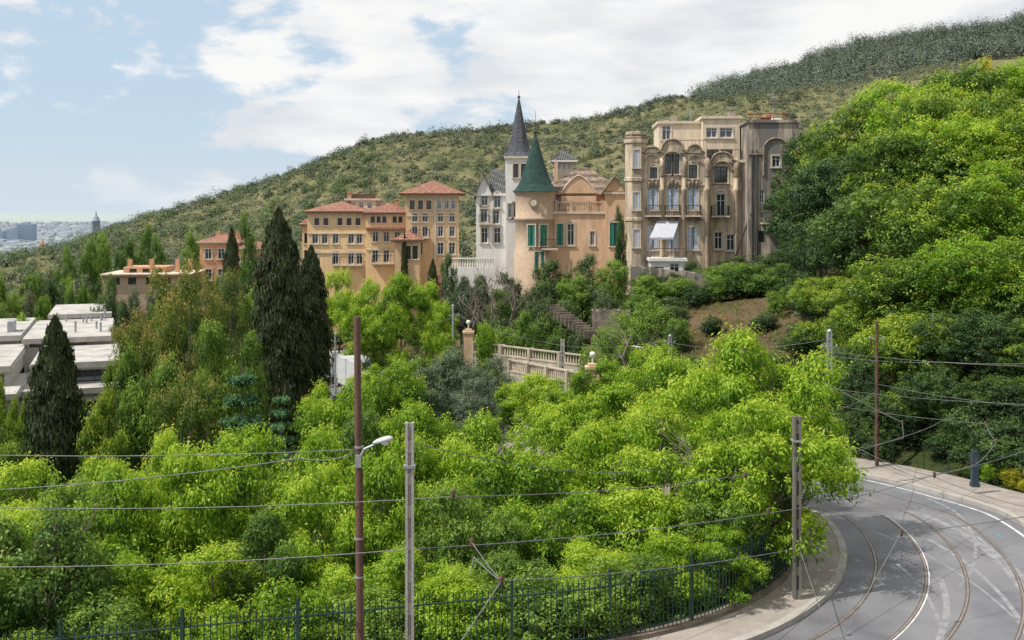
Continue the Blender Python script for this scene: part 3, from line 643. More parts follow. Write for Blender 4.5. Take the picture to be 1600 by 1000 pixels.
# --- weathered mansion
B=Building("mansion",978,100,440,"weathered cream mansion with corner turret and scalloped gables","building",-.05)
X=B.lx;Z=B.lz
fr=[]
for px in (1020,1050,1082):
    fr+= [(X(px),Z(328),.95,2.3,'b_sh_arch'),(X(px),Z(390),.95,2.2,'b_sh'),]
fr+= [(X(1021),Z(279),.7,1.1,'d_arch'),(X(1044),Z(272),.6,1.9,'d_arch'),(X(1056),Z(272),.6,1.9,'d_arch'),(X(1082),Z(279),.8,1.3,'d_arch')]
B.block(X(995),X(1100),0,11,-7,Z(236),0,front=fr,cornice=2)
B.block(X(1100),X(1165),1.2,9.8,-7,Z(250),0,front=[(X(1124),Z(390),.8,1.7,'w'),(X(1143),Z(392),.8,1.6,'w'),(X(1128),Z(338),.9,2.2,'w_arch'),(X(1128),Z(285),1.3,1.6,'d_arch')],cornice=2)
B.block(X(1165),X(1243),-.6,12,-7,Z(190),1,front=[(X(1208),Z(262),.8,1.1,'w'),(X(1186),Z(318),.5,1.3,'w_p'),(X(1206),Z(318),.5,1.3,'w_p'),(X(1186),Z(378),.6,1.1,'d_p'),(X(1222),Z(378),.6,1.1,'d_p')],
  right=[(3,Z(262),.9,1.3,'w'),(7,Z(262),.9,1.3,'w'),(3,Z(320),.9,1.3,'w'),(7,Z(320),.9,1.3,'w')],cornice=1)
B.block(X(1036),X(1104),4.5,6,Z(236)+.01,Z(184),3,front=[(X(1048),Z(214),.9,1.5,'w_arch')],cornice=3)
B.block(X(1104),X(1163),3.2,6,Z(250)+.01,Z(178),3,front=[(X(1118),Z(212),1.1,1.0,'w'),(X(1141),Z(212),1.3,1.0,'w'),(X(1120),Z(248),1.2,1.1,'d_p'),(X(1142),Z(248),1.2,1.1,'d_p')],cornice=3)
B.block(X(1012),X(1064),-3.2,3.1,-7,Z(402),4,front=[(X(1022),Z(432),1.2,1.1,'g_p'),(X(1048),Z(425),.9,1.0,'w_p')],cornice=4)
B.w.lathe((X(994),.6,0),[(1.1,-7),(1.1,Z(346)),(1.2,Z(345)),(1.2,Z(341)),(1.1,Z(340)),(1.1,Z(284)),(1.2,Z(283)),(1.2,Z(278)),(1.1,Z(277)),(1.1,Z(226)),(1.24,Z(223)),(1.24,Z(218)),(1.02,Z(217)),(1.02,Z(205)),(.3,Z(204))],8,0,False,math.pi/8)
for py in (262,328,386): B.win(X(994),-.45,Z(py),0,.62,1.7,'b_sh')
for px in (1034,1068,1104,1152):
    y=-.05 if px<1110 else 1.15
    B.w.lathe((X(px),y,0),[(.22,-7),(.22,Z(300)),(.30,Z(298)),(.30,Z(294)),(.22,Z(292)),(.22,Z(262)),(.28,Z(258)),(.28,Z(250)),(.1,Z(246))],10,0)
B.walls(['mansion','mansion_side','trim','cream','white_wall'])
mb=MB()
def scallop(cx,y,zb,w,h,t=.35):
    n=22; pr=[]
    for k in range(n+1):
        u=-1+2*k/n; a=abs(u); zz=(1-(a/.72)**2)**.5 if a<.72 else 0; zz=zz*.8+.2*(1-a**6); pr.append((cx+u*w/2,zb+h*zz))
    V=[(x,y,zb-.02) for x,z in pr]+[(x,y,z) for x,z in pr]+[(x,y+t,zb-.02) for x,z in pr]+[(x,y+t,z) for x,z in pr]; m=n+1
    F=[(k,k+1,m+k+1,m+k) for k in range(n)]+[(m+k,m+k+1,3*m+k+1,3*m+k) for k in range(n)]+[(2*m+k+1,2*m+k,3*m+k,3*m+k+1) for k in range(n)]
    mb.add(V,F,0)
    for k in range(n):
        mb.tube((pr[k][0],y-.05,pr[k][1]),(pr[k+1][0],y-.05,pr[k+1][1]),.12,.12,6,mi=1,caps=False)
    for k in range(10):
        a0=math.pi*k/10;a1=math.pi*(k+1)/10; r=w*.33
        mb.tube((cx-math.cos(a0)*r,y-.06,zb-.9+math.sin(a0)*r),(cx-math.cos(a1)*r,y-.06,zb-.9+math.sin(a1)*r),.07,.07,5,mi=1,caps=False)
    mb.cut()
scallop(X(1050),-.19,Z(238),2.9,1.25); scallop(X(1084),-.19,Z(238),1.8,.7); scallop(X(1018),-.19,Z(238),2.0,.5); scallop(X(1130),1.0,Z(252),2.8,.9)
B.part("gable",mb,['mansion','carved'])
mb=MB()
for px in (1020,1050,1082):
    for j in range(3):
        mb.lathe((X(px)+(j-1)*.35,-.05,Z(284)-(.25 if j!=1 else 0)),[(.04,-.45),(.2,-.3),(.16,0),(.24,.15),(.06,.35)],8)
    mb.cut()
    mb.lathe((X(px),-.06,Z(343)),[(.05,-.3),(.35,-.1),(.45,.1),(.1,.25)],8); mb.cut()
mb.lathe((X(994),.6,Z(212)),[(1.03,-.3),(1.12,-.2),(1.06,-.05),(1.14,.12),(1.05,.3)],8,0,False,math.pi/8); mb.cut()
for px,y in ((1034,-.05),(1068,-.05),(1104,-.05),(1152,1.15)): mb.lathe((X(px),y,Z(266)),[(.24,-.7),(.32,-.5),(.26,-.1),(.33,.2),(.26,.5)],10); mb.cut()
for k in range(9):
    a0=math.pi*k/9;a1=math.pi*(k+1)/9; c=X(1208)
    mb.tube((c-math.cos(a0)*1.2,-.68,Z(235)+math.sin(a0)*1.1),(c-math.cos(a1)*1.2,-.68,Z(235)+math.sin(a1)*1.1),.1,.1,6)
mb.tube((X(1208)-1.2,-.68,Z(235)),(X(1208)-1.2,-.68,Z(275)),.1,.1,6); mb.tube((X(1208)+1.2,-.68,Z(235)),(X(1208)+1.2,-.68,Z(262)),.1,.1,6); mb.cut()
mb.box(X(1166),-.8,Z(240),X(1190),-.603,Z(243),0); mb.cut(); mb.box(X(1226),-.8,Z(240),X(1243),-.603,Z(243),0); mb.cut()
mb.box(X(1012),-.12,Z(344),X(1099),-.003,Z(341),0); mb.cut(); mb.box(X(1012),-.1,Z(291),X(1099),-.003,Z(289),0)
B.part("carved_ornament",mb,['carved'])
for px in (1020,1050,1082): B.balcony(X(px)-.75,X(px)+.75,0,Z(338)+.1)
B.balcony(X(1184),X(1232),-.6,Z(349)+.1,.9); B.balcony(X(1112),X(1140),1.2,Z(338)+.05,.7)
for px in (1160,1171,1178):
    mb=MB(); mb.tube((X(px),(-.72 if px>1165 else 1.1),Z(430)),(X(px),(-.72 if px>1165 else 1.1),Z(235)),.08,.08,6)
    if px==1171: mb.tube((X(1171),-.72,Z(330)),(X(1150),1.0,Z(400)),.08,.08,6)
    B.part("drain_pipe",mb,['roof_dark'])
mb=MB()
mb.add([(X(1012),-2.2,Z(370)),(X(1048),-2.2,Z(370)),(X(1060),-.3,Z(345)),(X(1026),-.3,Z(345)),(X(1012),-2.2,Z(373)),(X(1048),-2.2,Z(373))],[(0,1,2,3),(4,5,1,0)],0)
mb.tube((X(1012),-2.2,Z(370)),(X(1012),-2.2,Z(402)),.03,.03,6,mi=1); mb.tube((X(1048),-2.2,Z(370)),(X(1048),-2.2,Z(402)),.03,.03,6,mi=1)
B.part("awning",mb,['awning','galv'])
mb=MB()
for x0,x1,y,z in ((X(1040),X(1104),.3,Z(235)),(X(1108),X(1163),1.5,Z(249)),(X(1012),X(1062),-3.1,Z(402))):
    mb.tube((x0,y,z+1),(x1,y,z+1),.035,.035,5); n=int((x1-x0)/.35)
    for i in range(n+1): mb.tube((x0+(x1-x0)*i/n,y,z),(x0+(x1-x0)*i/n,y,z+1),.02,.02,4)
    mb.cut()
B.part("railing",mb,['rust'])
mb=MB()
for px in (1172,1188,1205,1225): mb.tube((X(px),1,Z(190)),(X(px),1,Z(176)),.05,.05,5,mi=0)
mb.tube((X(1168),1,Z(177)),(X(1230),1,Z(177)),.06,.06,5); mb.tube((X(1168),1,Z(183)),(X(1230),1,Z(183)),.04,.04,5); mb.cut()
mb.box(X(1190),1.1,Z(190),X(1205),2.2,Z(183),0); mb.cut(); mb.box(X(1215),3,Z(190),X(1228),4,Z(180),1)
B.part("roof_terrace",mb,['red','white_wall'])
mb=MB(); mb.tube((X(1212),2,Z(190)),(X(1212),2,Z(160)),.05,.05,6); mb.tube((X(1212),2,Z(160)),(X(1212),2,Z(140)),.03,.03,5)
mb.lathe((X(1212),1.8,Z(158)),[(.05,-.1),(.4,.0),(.55,.2)],12)
for q in (145,150): mb.tube((X(1204),2,Z(q)),(X(1220),2,Z(q)),.02,.02,4)
mb.cut()
for px,y,b0,t0 in ((1090,6,184,160),(1152,5,178,158)):
    mb.tube((X(px),y,Z(b0)),(X(px),y,Z(t0)),.025,.025,5)
    for q in (2,6,10): mb.tube((X(px)-.4,y,Z(t0+q)),(X(px)+.4,y,Z(t0+q)),.015,.015,4)
    mb.cut()
B.part("antenna",mb,['galv'])
mb=MB(); mb.box(X(1060),6,Z(184)+.05,X(1068),6.6,Z(172),0); mb.cut(); mb.box(X(1150),5,Z(178)+.05,X(1160),5.8,Z(168),0); B.part("chimney",mb,['mansion'])

# --- villa with green conical turret
B=Building("turret_villa",803,108,430,"peach villa with round stone turret and green tiled cone roof","building",-.04); X=B.lx;Z=B.lz
B.block(X(866),X(946),1.4,7,-7,Z(331),0,front=[(X(892),Z(384),.75,2.3,'w_arch'),(X(875),Z(384),.7,2.3,'g_sh'),(X(926),Z(384),.5,1.5,'w'),],cornice=2)
B.block(X(946),X(977),1.0,7,-7,Z(300),1,front=[(X(944)+1.2,Z(385),1.15,2.5,'g_sh_arch')],right=[(2,Z(385),1,2.2,'g_sh'),(5,Z(385),1,2.2,'g_sh')],cornice=2)
B.block(X(852),X(946)-.01,3.6,5,Z(331)-.5,Z(301),1,front=[(X(862),Z(325),.55,1.2,'w_arch'),(X(873),Z(325),.55,1.2,'w_arch'),(X(884),Z(325),.55,1.2,'w_arch'),(X(918),Z(326),.9,1.4,'br')],cornice=2)
tx=X(836); B.w.lathe((tx,2.2,0),[(2.3,-7),(2.3,Z(392)),(2.15,Z(390)),(2.15,Z(345)),(2.25,Z(344)),(2.25,Z(340)),(2.15,Z(339)),(2.15,Z(304)),(2.3,Z(301)),(2.35,Z(298)),(.5,Z(298)+.05)],28,3)
B.walls(['peach','peach','trim','stone_band'])
for a,py,w_,h_,st in ((-1.15,384,.8,2.2,'g_sh'),(-1.75,384,.75,2.2,'g_sh'),(-1.35,420,1.0,1.8,'g_sh')):
    B.win(tx+2.2*math.cos(a),2.2+2.2*math.sin(a)-.12,Z(py),a+math.pi/2,w_,h_,st)
for k in range(6):
    a=-2.4+k*.34; B.win(tx+2.18*math.cos(a),2.2+2.18*math.sin(a)-.05,Z(336),a+math.pi/2,.3,.45,'d_p')
mb=MB(); cx,cy,cz=tx-.15,-.1,Z(317)
mb.tube((cx,cy+.25,cz),(cx,cy-.02,cz),.5,.5,20,mi=0); mb.tube((cx,cy+.1,cz),(cx,cy-.05,cz),.33,.33,20,mi=1); B.part("round_window",mb,['carved','trim'])
mb=MB(); mb.lathe((tx,2.2,0),[(2.5,Z(299)),(2.2,Z(295)),(1.78,Z(286)),(1.38,Z(272)),(.97,Z(253)),(.6,Z(233)),(.28,Z(217)),(.07,Z(207))],28,0)
mb.tube((tx,2.2,Z(208)),(tx,2.2,Z(170)),.05,.015,6,mi=1); mb.lathe((tx,2.2,Z(204)),[(.02,-.25),(.2,0),(.02,.25)],8,1)
B.part("roof",mb,['tile_green','iron'],"green glazed bell shaped cone roof")
mb=MB(); mb.hip(X(850),3.4,Z(301)+.06,X(977)-X(850),7.5,2.9,.5,mi=0,mi2=1); mb.cut(); mb.gable(X(944),.9,Z(300)+.1,X(977)-X(944),6,1.5,.3,0,1)
B.part("roof",mb,['tile_brown','peach'])
mb=MB()
cx=X(905); n=14
pr=[(cx+u*1.9, Z(301)+1.9*max(0,(1-abs(u)**1.6))) for u in np.linspace(-1,1,n+1)]
V=[(x,2.8,Z(301)) for x,z in pr]+[(x,2.8,z) for x,z in pr]+[(x,3.4,z) for x,z in pr]; m=n+1
mb.add(V,[(k,k+1,m+k+1,m+k) for k in range(n)]+[(m+k,m+k+1,2*m+k+1,2*m+k) for k in range(n)],0)
for k in range(n): mb.tube((pr[k][0],2.77,pr[k][1]),(pr[k+1][0],2.77,pr[k+1][1]),.09,.09,5,mi=1)
mb.box(cx-1.9,2.81,Z(331),cx+1.9,3.55,Z(301)-.3,0)
B.part("gable",mb,['peach','trim'])
mb=MB(); zt=Z(331)
mb.box(X(868),1.45,zt+.95,X(944),1.7,zt+1.1,0)
for i in range(26): mb.lathe((X(870)+i*.195,1.57,zt+.05),[(.05,0),(.09,.3),(.04,.6),(.06,.9)],6)
for px in (869,893,919,942): mb.box(X(px)-.16,1.4,zt+.05,X(px)+.16,1.75,zt+1.25,0)
B.part("balustrade",mb,['stone_band'])
B.balcony(X(846),X(872),.35,Z(388),.9)
mb=MB(); mb.box(X(866),5,Z(300),X(872),5.5,Z(250),0); B.part("chimney",mb,['peach'])

# --- white house with slate spire
B=Building("spired_house",742,118,395,"white house with tall slate spire and patterned steep roofs","building",.0); X=B.lx;Z=B.lz
B.block(X(744),X(790),0,8,-7,Z(303),0,front=[(X(756),Z(348),.8,1.9,'w'),(X(775),Z(350),.8,1.6,'w'),(X(757),Z(325),.8,1.5,'w'),(X(777),Z(325),.8,1.5,'w_arch'),(X(757),Z(380),.8,1.8,'w'),(X(777),Z(380),.8,1.8,'w')],left=[(2,Z(348),.9,1.6,'w'),(5,Z(348),.9,1.6,'w'),(2,Z(380),.9,1.6,'w')],cornice=0)
B.block(X(790),X(832),-.6,6,-7,Z(245),0,front=[(X(806),Z(278),.6,1.6,'d_arch'),(X(818),Z(278),.6,1.6,'d_arch'),(X(806),Z(340),.7,1.8,'w'),(X(797),Z(340),.5,1.6,'w')],left=[(2,Z(278),.6,1.6,'d_arch')],cornice=2)
B.block(X(832),X(872),1,7,-7,Z(285),0,cornice=0)
B.block(X(868),X(899),4,3,-7,Z(249),1,front=[(X(876),Z(263),.4,.8,'w_p'),(X(884),Z(263),.4,.8,'w_p'),(X(892),Z(263),.4,.8,'w_p')],cornice=2)
B.walls(['white_wall','cream','trim'])
mb=MB(); mb.gable(X(744),-.1,Z(303),(X(768)-X(744)),8.2,2.2,.25,0,1); mb.cut(); mb.gable_x(X(768),.2,Z(303)+.05,X(790)-X(768),6,2.7,.2,0,1); mb.cut(); mb.hip(X(868),4,Z(248),X(899)-X(868),3,1.5,.5,mi=0,mi2=1); mb.cut(); mb.hip(X(832),1,Z(284),3,7,1.5,.3,mi=0,mi2=1)
B.part("roof",mb,['slate_check','white_wall'])
mb=MB(); cx=X(811); mb.lathe((cx,2.4,0),[(2.3,Z(244)),(1.6,Z(237)),(1.18,Z(223)),(.82,Z(201)),(.42,Z(172)),(.08,Z(150))],8,0,False,math.pi/8)
mb.tube((cx,2.4,Z(152)),(cx,2.4,Z(137)),.06,.02,6,mi=1); mb.lathe((cx,2.4,Z(148)),[(.02,-.2),(.22,0),(.02,.2)],8,1)
B.part("spire",mb,['slate','iron'],"tall flared grey slate spire")
B.balcony(X(748),X(766),0,Z(349),.7)
mb=MB()
for i in range(20): mb.lathe((-3.2+i*.28,-3.2,Z(415)),[(.05,0),(.1,.35),(.05,.7),(.07,.9)],6)
mb.box(-3.4,-3.35,Z(415)+.9,2.5,-3.05,Z(415)+1.05,0); mb.box(-3.4,-3.4,-7,2.5,-3.0,Z(415),0); B.part("terrace_wall",mb,['white_wall'])

# --- orange hotel
B=Building("orange_villa",470,130,435,"large ochre orange villa with red tile roof and rows of windows","building",.03); X=B.lx;Z=B.lz
def rows(pxs,pys,w,h,st): return [(X(p),Z(q),w,h,st) for p in pxs for q in pys]
B.block(X(480),X(572),0,10,-7,Z(331),0,front=rows((495,509),(352,),.6,.9,'br_arch')+rows((531,545,559),(352,),.6,.9,'br_arch')+rows((492,507,524,548,561),(381,),.75,1.3,'w')+rows((492,524,548,561),(413,),.75,1.6,'w'),left=[(3,Z(381),.9,1.4,'w'),(6,Z(381),.9,1.4,'w'),(3,Z(413),.9,1.7,'w')],cornice=1)
B.block(X(572),X(635),-.7,10,-7,Z(333),0,front=rows((583,592,601,617,626),(348,),.5,.8,'br_arch')+rows((587,604,621),(378,),.75,1.3,'w')+rows((587,604,621),(410,),.75,1.6,'w_arch'),cornice=1)
B.block(X(468),X(492),2,7,-7,Z(352),2,front=rows((476,),(381,),.8,1.3,'br')+rows((476,),(410,),.8,1.5,'br'),cornice=1)
B.block(X(533),X(588),4,5,Z(331),Z(310),3,front=rows((545,558,572),(326,),.6,.8,'w_p'),cornice=1)
B.walls(['orange','trim','peach','cream'])
mb=MB(); mb.hip(X(480),0,Z(330),X(572)-X(480),10,1.3,.55,mi=0,mi2=1); mb.hip(X(572)+.1,-.7,Z(332),X(635)-X(572)-.1,10,1.2,.55,mi=0,mi2=1); mb.cut(); mb.hip(X(468),2,Z(351),X(480)-X(468),7,.8,.5,mi=0,mi2=1); mb.cut()
mb.box(X(572),-1.5,Z(358),X(636),-.72,Z(355),0); mb.cut(); mb.box(X(540),5,Z(309),X(578),8,Z(302),1)
B.part("roof",mb,['tile_red','frame_brown'])
mb=MB()
for px,py in ((598,318),(612,312),(536,300),(582,306)): mb.box(X(px),4,Z(335),X(px)+.5,4.5,Z(py),0); mb.box(X(px)-.08,3.92,Z(py),X(px)+.58,4.58,Z(py)+.12,0); mb.cut()
B.part("chimney",mb,['terracotta'])
B.balcony(X(520),X(566),0,Z(413)-.05,.8); B.balcony(X(582),X(627),-.7,Z(410)-.05,.8)
mb=MB(); mb.box(X(481),-.12,Z(366),X(571),-.003,Z(364),0); mb.cut(); mb.box(X(573),-.82,Z(391),X(634),-.703,Z(389),0); mb.cut(); mb.box(X(481),-.12,Z(396),X(571),-.003,Z(394),0); B.part("string_course",mb,['trim'])

B=Building("tower_house",633,127,410,"square ochre tower house with hipped red tile roof","building",.08); X=B.lx;Z=B.lz
B.block(X(634),X(717),0,7,-8,Z(303),0,front=rows((644,657,670),(327,),.6,1.1,'br_arch')+rows((686,698,708),(327,),.55,1.1,'w_arch')+rows((648,664,688,706),(347,),.7,1.1,'w')+rows((648,664,688,706),(370,),.7,1.3,'w')+rows((655,688,706),(398,),.8,1.5,'w'),
  left=[(1.5,Z(327),.7,1.1,'br_arch'),(3.5,Z(327),.7,1.1,'br_arch'),(5.5,Z(327),.7,1.1,'br_arch'),(2,Z(370),.8,1.4,'w'),(5,Z(370),.8,1.4,'w')],cornice=1)
B.walls(['ochre','trim'])
mb=MB(); mb.hip(X(634),0,Z(302),X(717)-X(634),7,1.7,.85,mi=0,mi2=1); B.part("roof",mb,['tile_red','frame_brown'])
mb=MB(); mb.box(X(680)-.15,-.1,Z(405),X(680)+.1,-.003,Z(305),0); mb.box(X(635),-.1,Z(338),X(716),-.004,Z(336),0); B.part("pilaster",mb,['trim'])
B.balcony(X(648)-.6,X(664)+.6,0,Z(370)-.05,.7)
B=Building("porch_house",617,122,425,"small ochre annex with brown tiled lean to roof","building",.05); X=B.lx;Z=B.lz
B.block(X(617),X(655),0,5,-7,Z(376),0,front=rows((638,648),(405,),.7,1.6,'br'),cornice=1); B.walls(['ochre','trim'])
mb=MB(); mb.hip(X(617),0,Z(375),X(655)-X(617),5,1.0,.5,mi=0,mi2=1); B.part("roof",mb,['tile_red','frame_brown'])

# --- small orange building
B=Building("brick_house",312,138,455,"terracotta coloured house with stepped roofline","building",.1); X=B.lx;Z=B.lz
B.block(X(312),X(372),0,8,-9,Z(378),0,front=rows((325,345),(405,),.9,1.4,'w')+rows((325,345),(438,),.9,1.5,'w'),cornice=1)
B.block(X(372),X(412),-1,8,-9,Z(388),0,front=rows((385,402),(420,),1.0,1.6,'w_op')+rows((385,402),(450,),1.0,1.5,'w'),cornice=1)
B.walls(['terracotta','trim'])
mb=MB(); mb.hip(X(312),0,Z(377),X(372)-X(312),8,.9,.4,mi=0,mi2=1); mb.hip(X(372)+.1,-1,Z(387),X(412)-X(372)-.1,8,.7,.3,mi=0,mi2=1); B.part("roof",mb,['tile_red','trim'])
mb=MB()
for px in (330,350,362): mb.box(X(px),3,Z(385),X(px)+.6,3.6,Z(362),0); mb.cut()
B.part("chimney",mb,['terracotta'])
B=Building("flat_roofed_house",160,128,452,"low brown grey house with flat roof terrace and chimneys","building",.1); X=B.lx;Z=B.lz
B.block(X(160),X(296),0,8,-9,Z(431),0,front=rows((180,205,232,258,284),(445,),1.0,.9,'d_p'),cornice=1)
B.block(X(185),X(250),2,5,Z(431),Z(419),1,front=rows((200,220,240),(429,),.9,.6,'d_p')); B.walls(['stone_band','terracotta'])
mb=MB()
for px in (188,222,262,282): mb.box(X(px),3,Z(431),X(px)+.5,3.5,Z(407),0); mb.cut()
mb.box(X(158),-.5,Z(430),X(298),8.3,Z(428),1); B.part("roof",mb,['terracotta','cream'])
B=Building("garden_house",225,116,500,"small house with orange tile roof among trees","building",.1); X=B.lx;Z=B.lz
B.block(0,6,0,5,-6,Z(488),0,front=[(1.5,-.8,.9,1.2,'w'),(4,-.8,.9,1.2,'w')]); B.walls(['cream']); mb=MB(); mb.hip(0,0,Z(488)+.02,6,5,1.1,.4,mi=0,mi2=1); B.part("roof",mb,['tile_red','trim'])

# --- white modern building
B=Building("modern_building",190,74,740,"white modern terraced building with long dark window bands","building",.36); X=B.lx;Z=B.lz
B.block(X(-60),X(45),-2.5,10,-4,Z(600),0,front=[(X(-30),Z(690),2.4,1.6,'d_p'),(X(15),Z(690),2,1.6,'d_p'),(X(-30),Z(645),2.2,1.,'d_p'),(X(15),Z(645),2,1.,'d_p')],cornice=1)
B.block(X(45),X(192),0,14,-4,6.2,0,front=[(X(75),Z(640),2.2,.75,'d_p'),(X(150),Z(640),3.2,.75,'d_p'),(X(75),Z(695),2.2,.9,'d_p'),(X(150),Z(695),3.2,.9,'d_p')],right=[(3,Z(640),2,.8,'d_p'),(8,Z(640),2,.8,'d_p')],cornice=1)
B.block(X(60),X(183),2,14,6.2,7.8,0,front=[(X(90),6.45,2.0,.9,'d_p'),(X(150),6.45,2.7,.9,'d_p')],cornice=1)
B.block(X(-60),X(30),1,14,Z(600),7.9,0,front=[(X(-20),6.7,2.6,.8,'d_p'),(X(12),6.7,1.0,.8,'d_p')],cornice=1)
B.block(X(30),X(170),12,14,-2,8.5,0,front=[(X(60),7.95,2,.4,'d_p'),(X(110),7.95,2,.4,'d_p')],cornice=1)
B.block(X(-80),X(20),14,14,-2,8.6,0,cornice=1)
B.block(X(50),X(165),27,10,-2,9.0,0,cornice=1)
B.walls(['modern_wall','roof_flat'])
mb=MB()
for (a,b_,y,d,z) in ((-62,32,.5,15,7.9),(28,172,11.5,15,8.5),(58,186,1.5,14.8,7.8),(48,168,26.6,11,9.0),(-82,22,13.5,15,8.6),(43,195,-.4,3,6.2),(-62,47,-2.9,3.6,Z(600))):
    mb.box(X(a),y,z+.06,X(b_),y+d,z+.2,0)
    mb.box(X(a),y-.06,z-.22,X(b_),y-.005,z+.2,1); mb.cut()
B.part("roof",mb,['roof_flat','kerb'])
mb=MB(); g=random.Random(4)
for i in range(18):
    px=g.uniform(60,165); y=g.uniform(13,35); mb.tube((X(px),y,8.6),(X(px),y,8.7+g.uniform(.5,1.)),.09,.09,6); mb.cut()
mb.box(X(70),14,8.7,X(82),16,9.5,0); mb.cut(); mb.box(X(-5),16,8.7,X(6),18,9.7,0)
B.part("roof_vent",mb,['galv'])

B=Building("domed_church",150,420,352,"distant church dome with lantern above the trees","church")
B.w.lathe((0,0,0),[(1.6,-12),(1.6,1.6),(1.8,1.8),(1.5,2.0),(1.3,2.8),(.8,3.6),(.35,4.0),(.3,4.8),(.1,5.6),(.05,6.4)],12,0); B.walls(['city_tower'])
B=Building("bell_tower",66,520,395,"distant brick bell tower","church"); B.w.lathe((0,0,0),[(1.1,-30),(1.1,B.lz(376)-2),(1.3,B.lz(376)-1.8),(.05,B.lz(376)+1.2)],6,0,False); B.walls(['terracotta'])
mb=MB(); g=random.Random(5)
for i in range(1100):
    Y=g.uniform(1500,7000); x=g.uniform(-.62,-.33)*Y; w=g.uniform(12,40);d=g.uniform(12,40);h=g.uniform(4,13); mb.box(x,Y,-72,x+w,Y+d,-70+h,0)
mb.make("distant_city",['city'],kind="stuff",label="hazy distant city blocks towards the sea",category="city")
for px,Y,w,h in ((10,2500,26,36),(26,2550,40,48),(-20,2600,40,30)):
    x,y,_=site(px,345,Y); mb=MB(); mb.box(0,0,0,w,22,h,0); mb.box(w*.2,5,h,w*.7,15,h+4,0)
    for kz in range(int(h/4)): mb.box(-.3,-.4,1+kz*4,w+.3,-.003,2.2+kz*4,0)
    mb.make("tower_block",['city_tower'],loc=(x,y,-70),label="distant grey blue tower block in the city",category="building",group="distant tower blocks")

# ------------------------------------------------------------------ avenue wall, balustrade, stairs
def pillar_lamp(px,Y,toppy,basez):
    x,y,z=site(px,toppy,Y); e=empty("gate_pillar",(x,y,basez),"cream pillar topped by a globe lamp","pillar",0,"pillars of the balustrade")
    h=z-basez; mb=MB(); mb.box(-.35,-.35,0,.35,.35,h-.4); mb.box(-.43,-.43,h-.4,.43,.43,h-.25); mb.box(-.4,-.4,.003,.4,.4,.4); mb.box(-.26,-.26,h-.25,.26,.26,h-.1); mb.make("pillar",['peach'],parent=e)
    mb=MB(); mb.tube((0,0,h-.1),(0,0,h+.25),.05); mb.lathe((0,0,h+.42),[(.06,-.2),(.16,-.1),(.18,0),(.16,.1),(.04,.16)],12); mb.make("globe_lamp",['lamp_glass'],parent=e)
def balustrade(p0,p1,zbot,label):
    a=Vector(p0);b_=Vector(p1);L_=(Vector((b_.x,b_.y))-Vector((a.x,a.y))).length; ang=math.atan2(b_.y-a.y,b_.x-a.x); e=empty("balustrade_wall",(a.x,a.y,zbot),label,"wall",ang)
    z1=(a.z-zbot); z2=(b_.z-zbot); mb=MB(); n=int(L_/2.4)
    def prism(x0,x1,za0,za1,zb0,zb1,hw,mi):
        mb.add([(x0,-hw,za0),(x1,-hw,zb0),(x1,hw,zb0),(x0,hw,za0),(x0,-hw,za1),(x1,-hw,zb1),(x1,hw,zb1),(x0,hw,za1)],[(3,2,1,0),(4,5,6,7),(0,1,5,4),(1,2,6,5),(2,3,7,6),(3,0,4,7)],mi)
    prism(0,L_,-2,z1-.78,-2,z2-.78,.22,0); prism(0,L_,z1-.775,z1-.68,z2-.775,z2-.68,.26,1); prism(0,L_,z1-.08,z1,z2-.08,z2,.14,1); mb.make("wall",['old_cream','old_cream'],parent=e)
    mb=MB(); m=int(L_/.24)
    for i in range(m):
        t=(i+.5)/m; mb.lathe((L_*t,0,z1+(z2-z1)*t-.68),[(.04,0),(.07,.18),(.03,.4),(.05,.6)],6)
    mb.make("balusters",['trim'],parent=e,kind="stuff")
    mb=MB()
    for i in range(n+1):
        t=i/n; zz=z1+(z2-z1)*t; mb.box(L_*t-.11,-.28,-1.9,L_*t+.11,.28,zz+.03,0); mb.cut()
    mb.make("pier",['old_cream'],parent=e)
balustrade(site(742,534,77),site(925,556,70),-3.6,"pale cream balustrade wall above the avenue")
balustrade(site(800,562,68),site(925,585,59),-3.8,"lower cream balustrade wall beside the pavement")
pillar_lamp(732,77.5,512,-3.6); pillar_lamp(926,58.7,565,-3.8)
x,y,z=site(908,515,79); mb=MB()
for i in range(11): mb.box(-i*.24,-.9+i*.24,-.6+i*.17,-i*.24+1.1,-.9+(i+1)*.24,i*.18)
mb.make("stone_stairs",['stonewall'],loc=(x,y,z),rot=.2,label="steep stone steps climbing the slope to the villas",category="stairs")
def retaining(px0,py0,Y0,px1,py1,Y1,h,label,mat='stonewall'):
    a=site(px0,py0,Y0);b_=site(px1,py1,Y1); n=24; mb=MB(); g=random.Random(3); prev=None
    for i in range(n+1):
        t=i/n; q=[a[k]+(b_[k]-a[k])*t for k in range(3)]; cur=[(q[0],q[1]-.3,q[2]-h-3),(q[0],q[1],q[2]+g.uniform(-.15,.15)),(q[0],q[1]+.6,q[2]+g.uniform(-.1,.1))]
        if prev: mb.add(prev+cur,[(0,3,4,1),(1,4,5,2)])
        prev=cur
    mb.make("retaining_wall",[mat],label=label,category="wall")
retaining(925,484,79,985,486,78.5,2,"rough stone retaining wall under the villa garden")
retaining(985,415,93,1130,432,92,4,"pale rendered terrace wall below the mansion",'mansion_side')

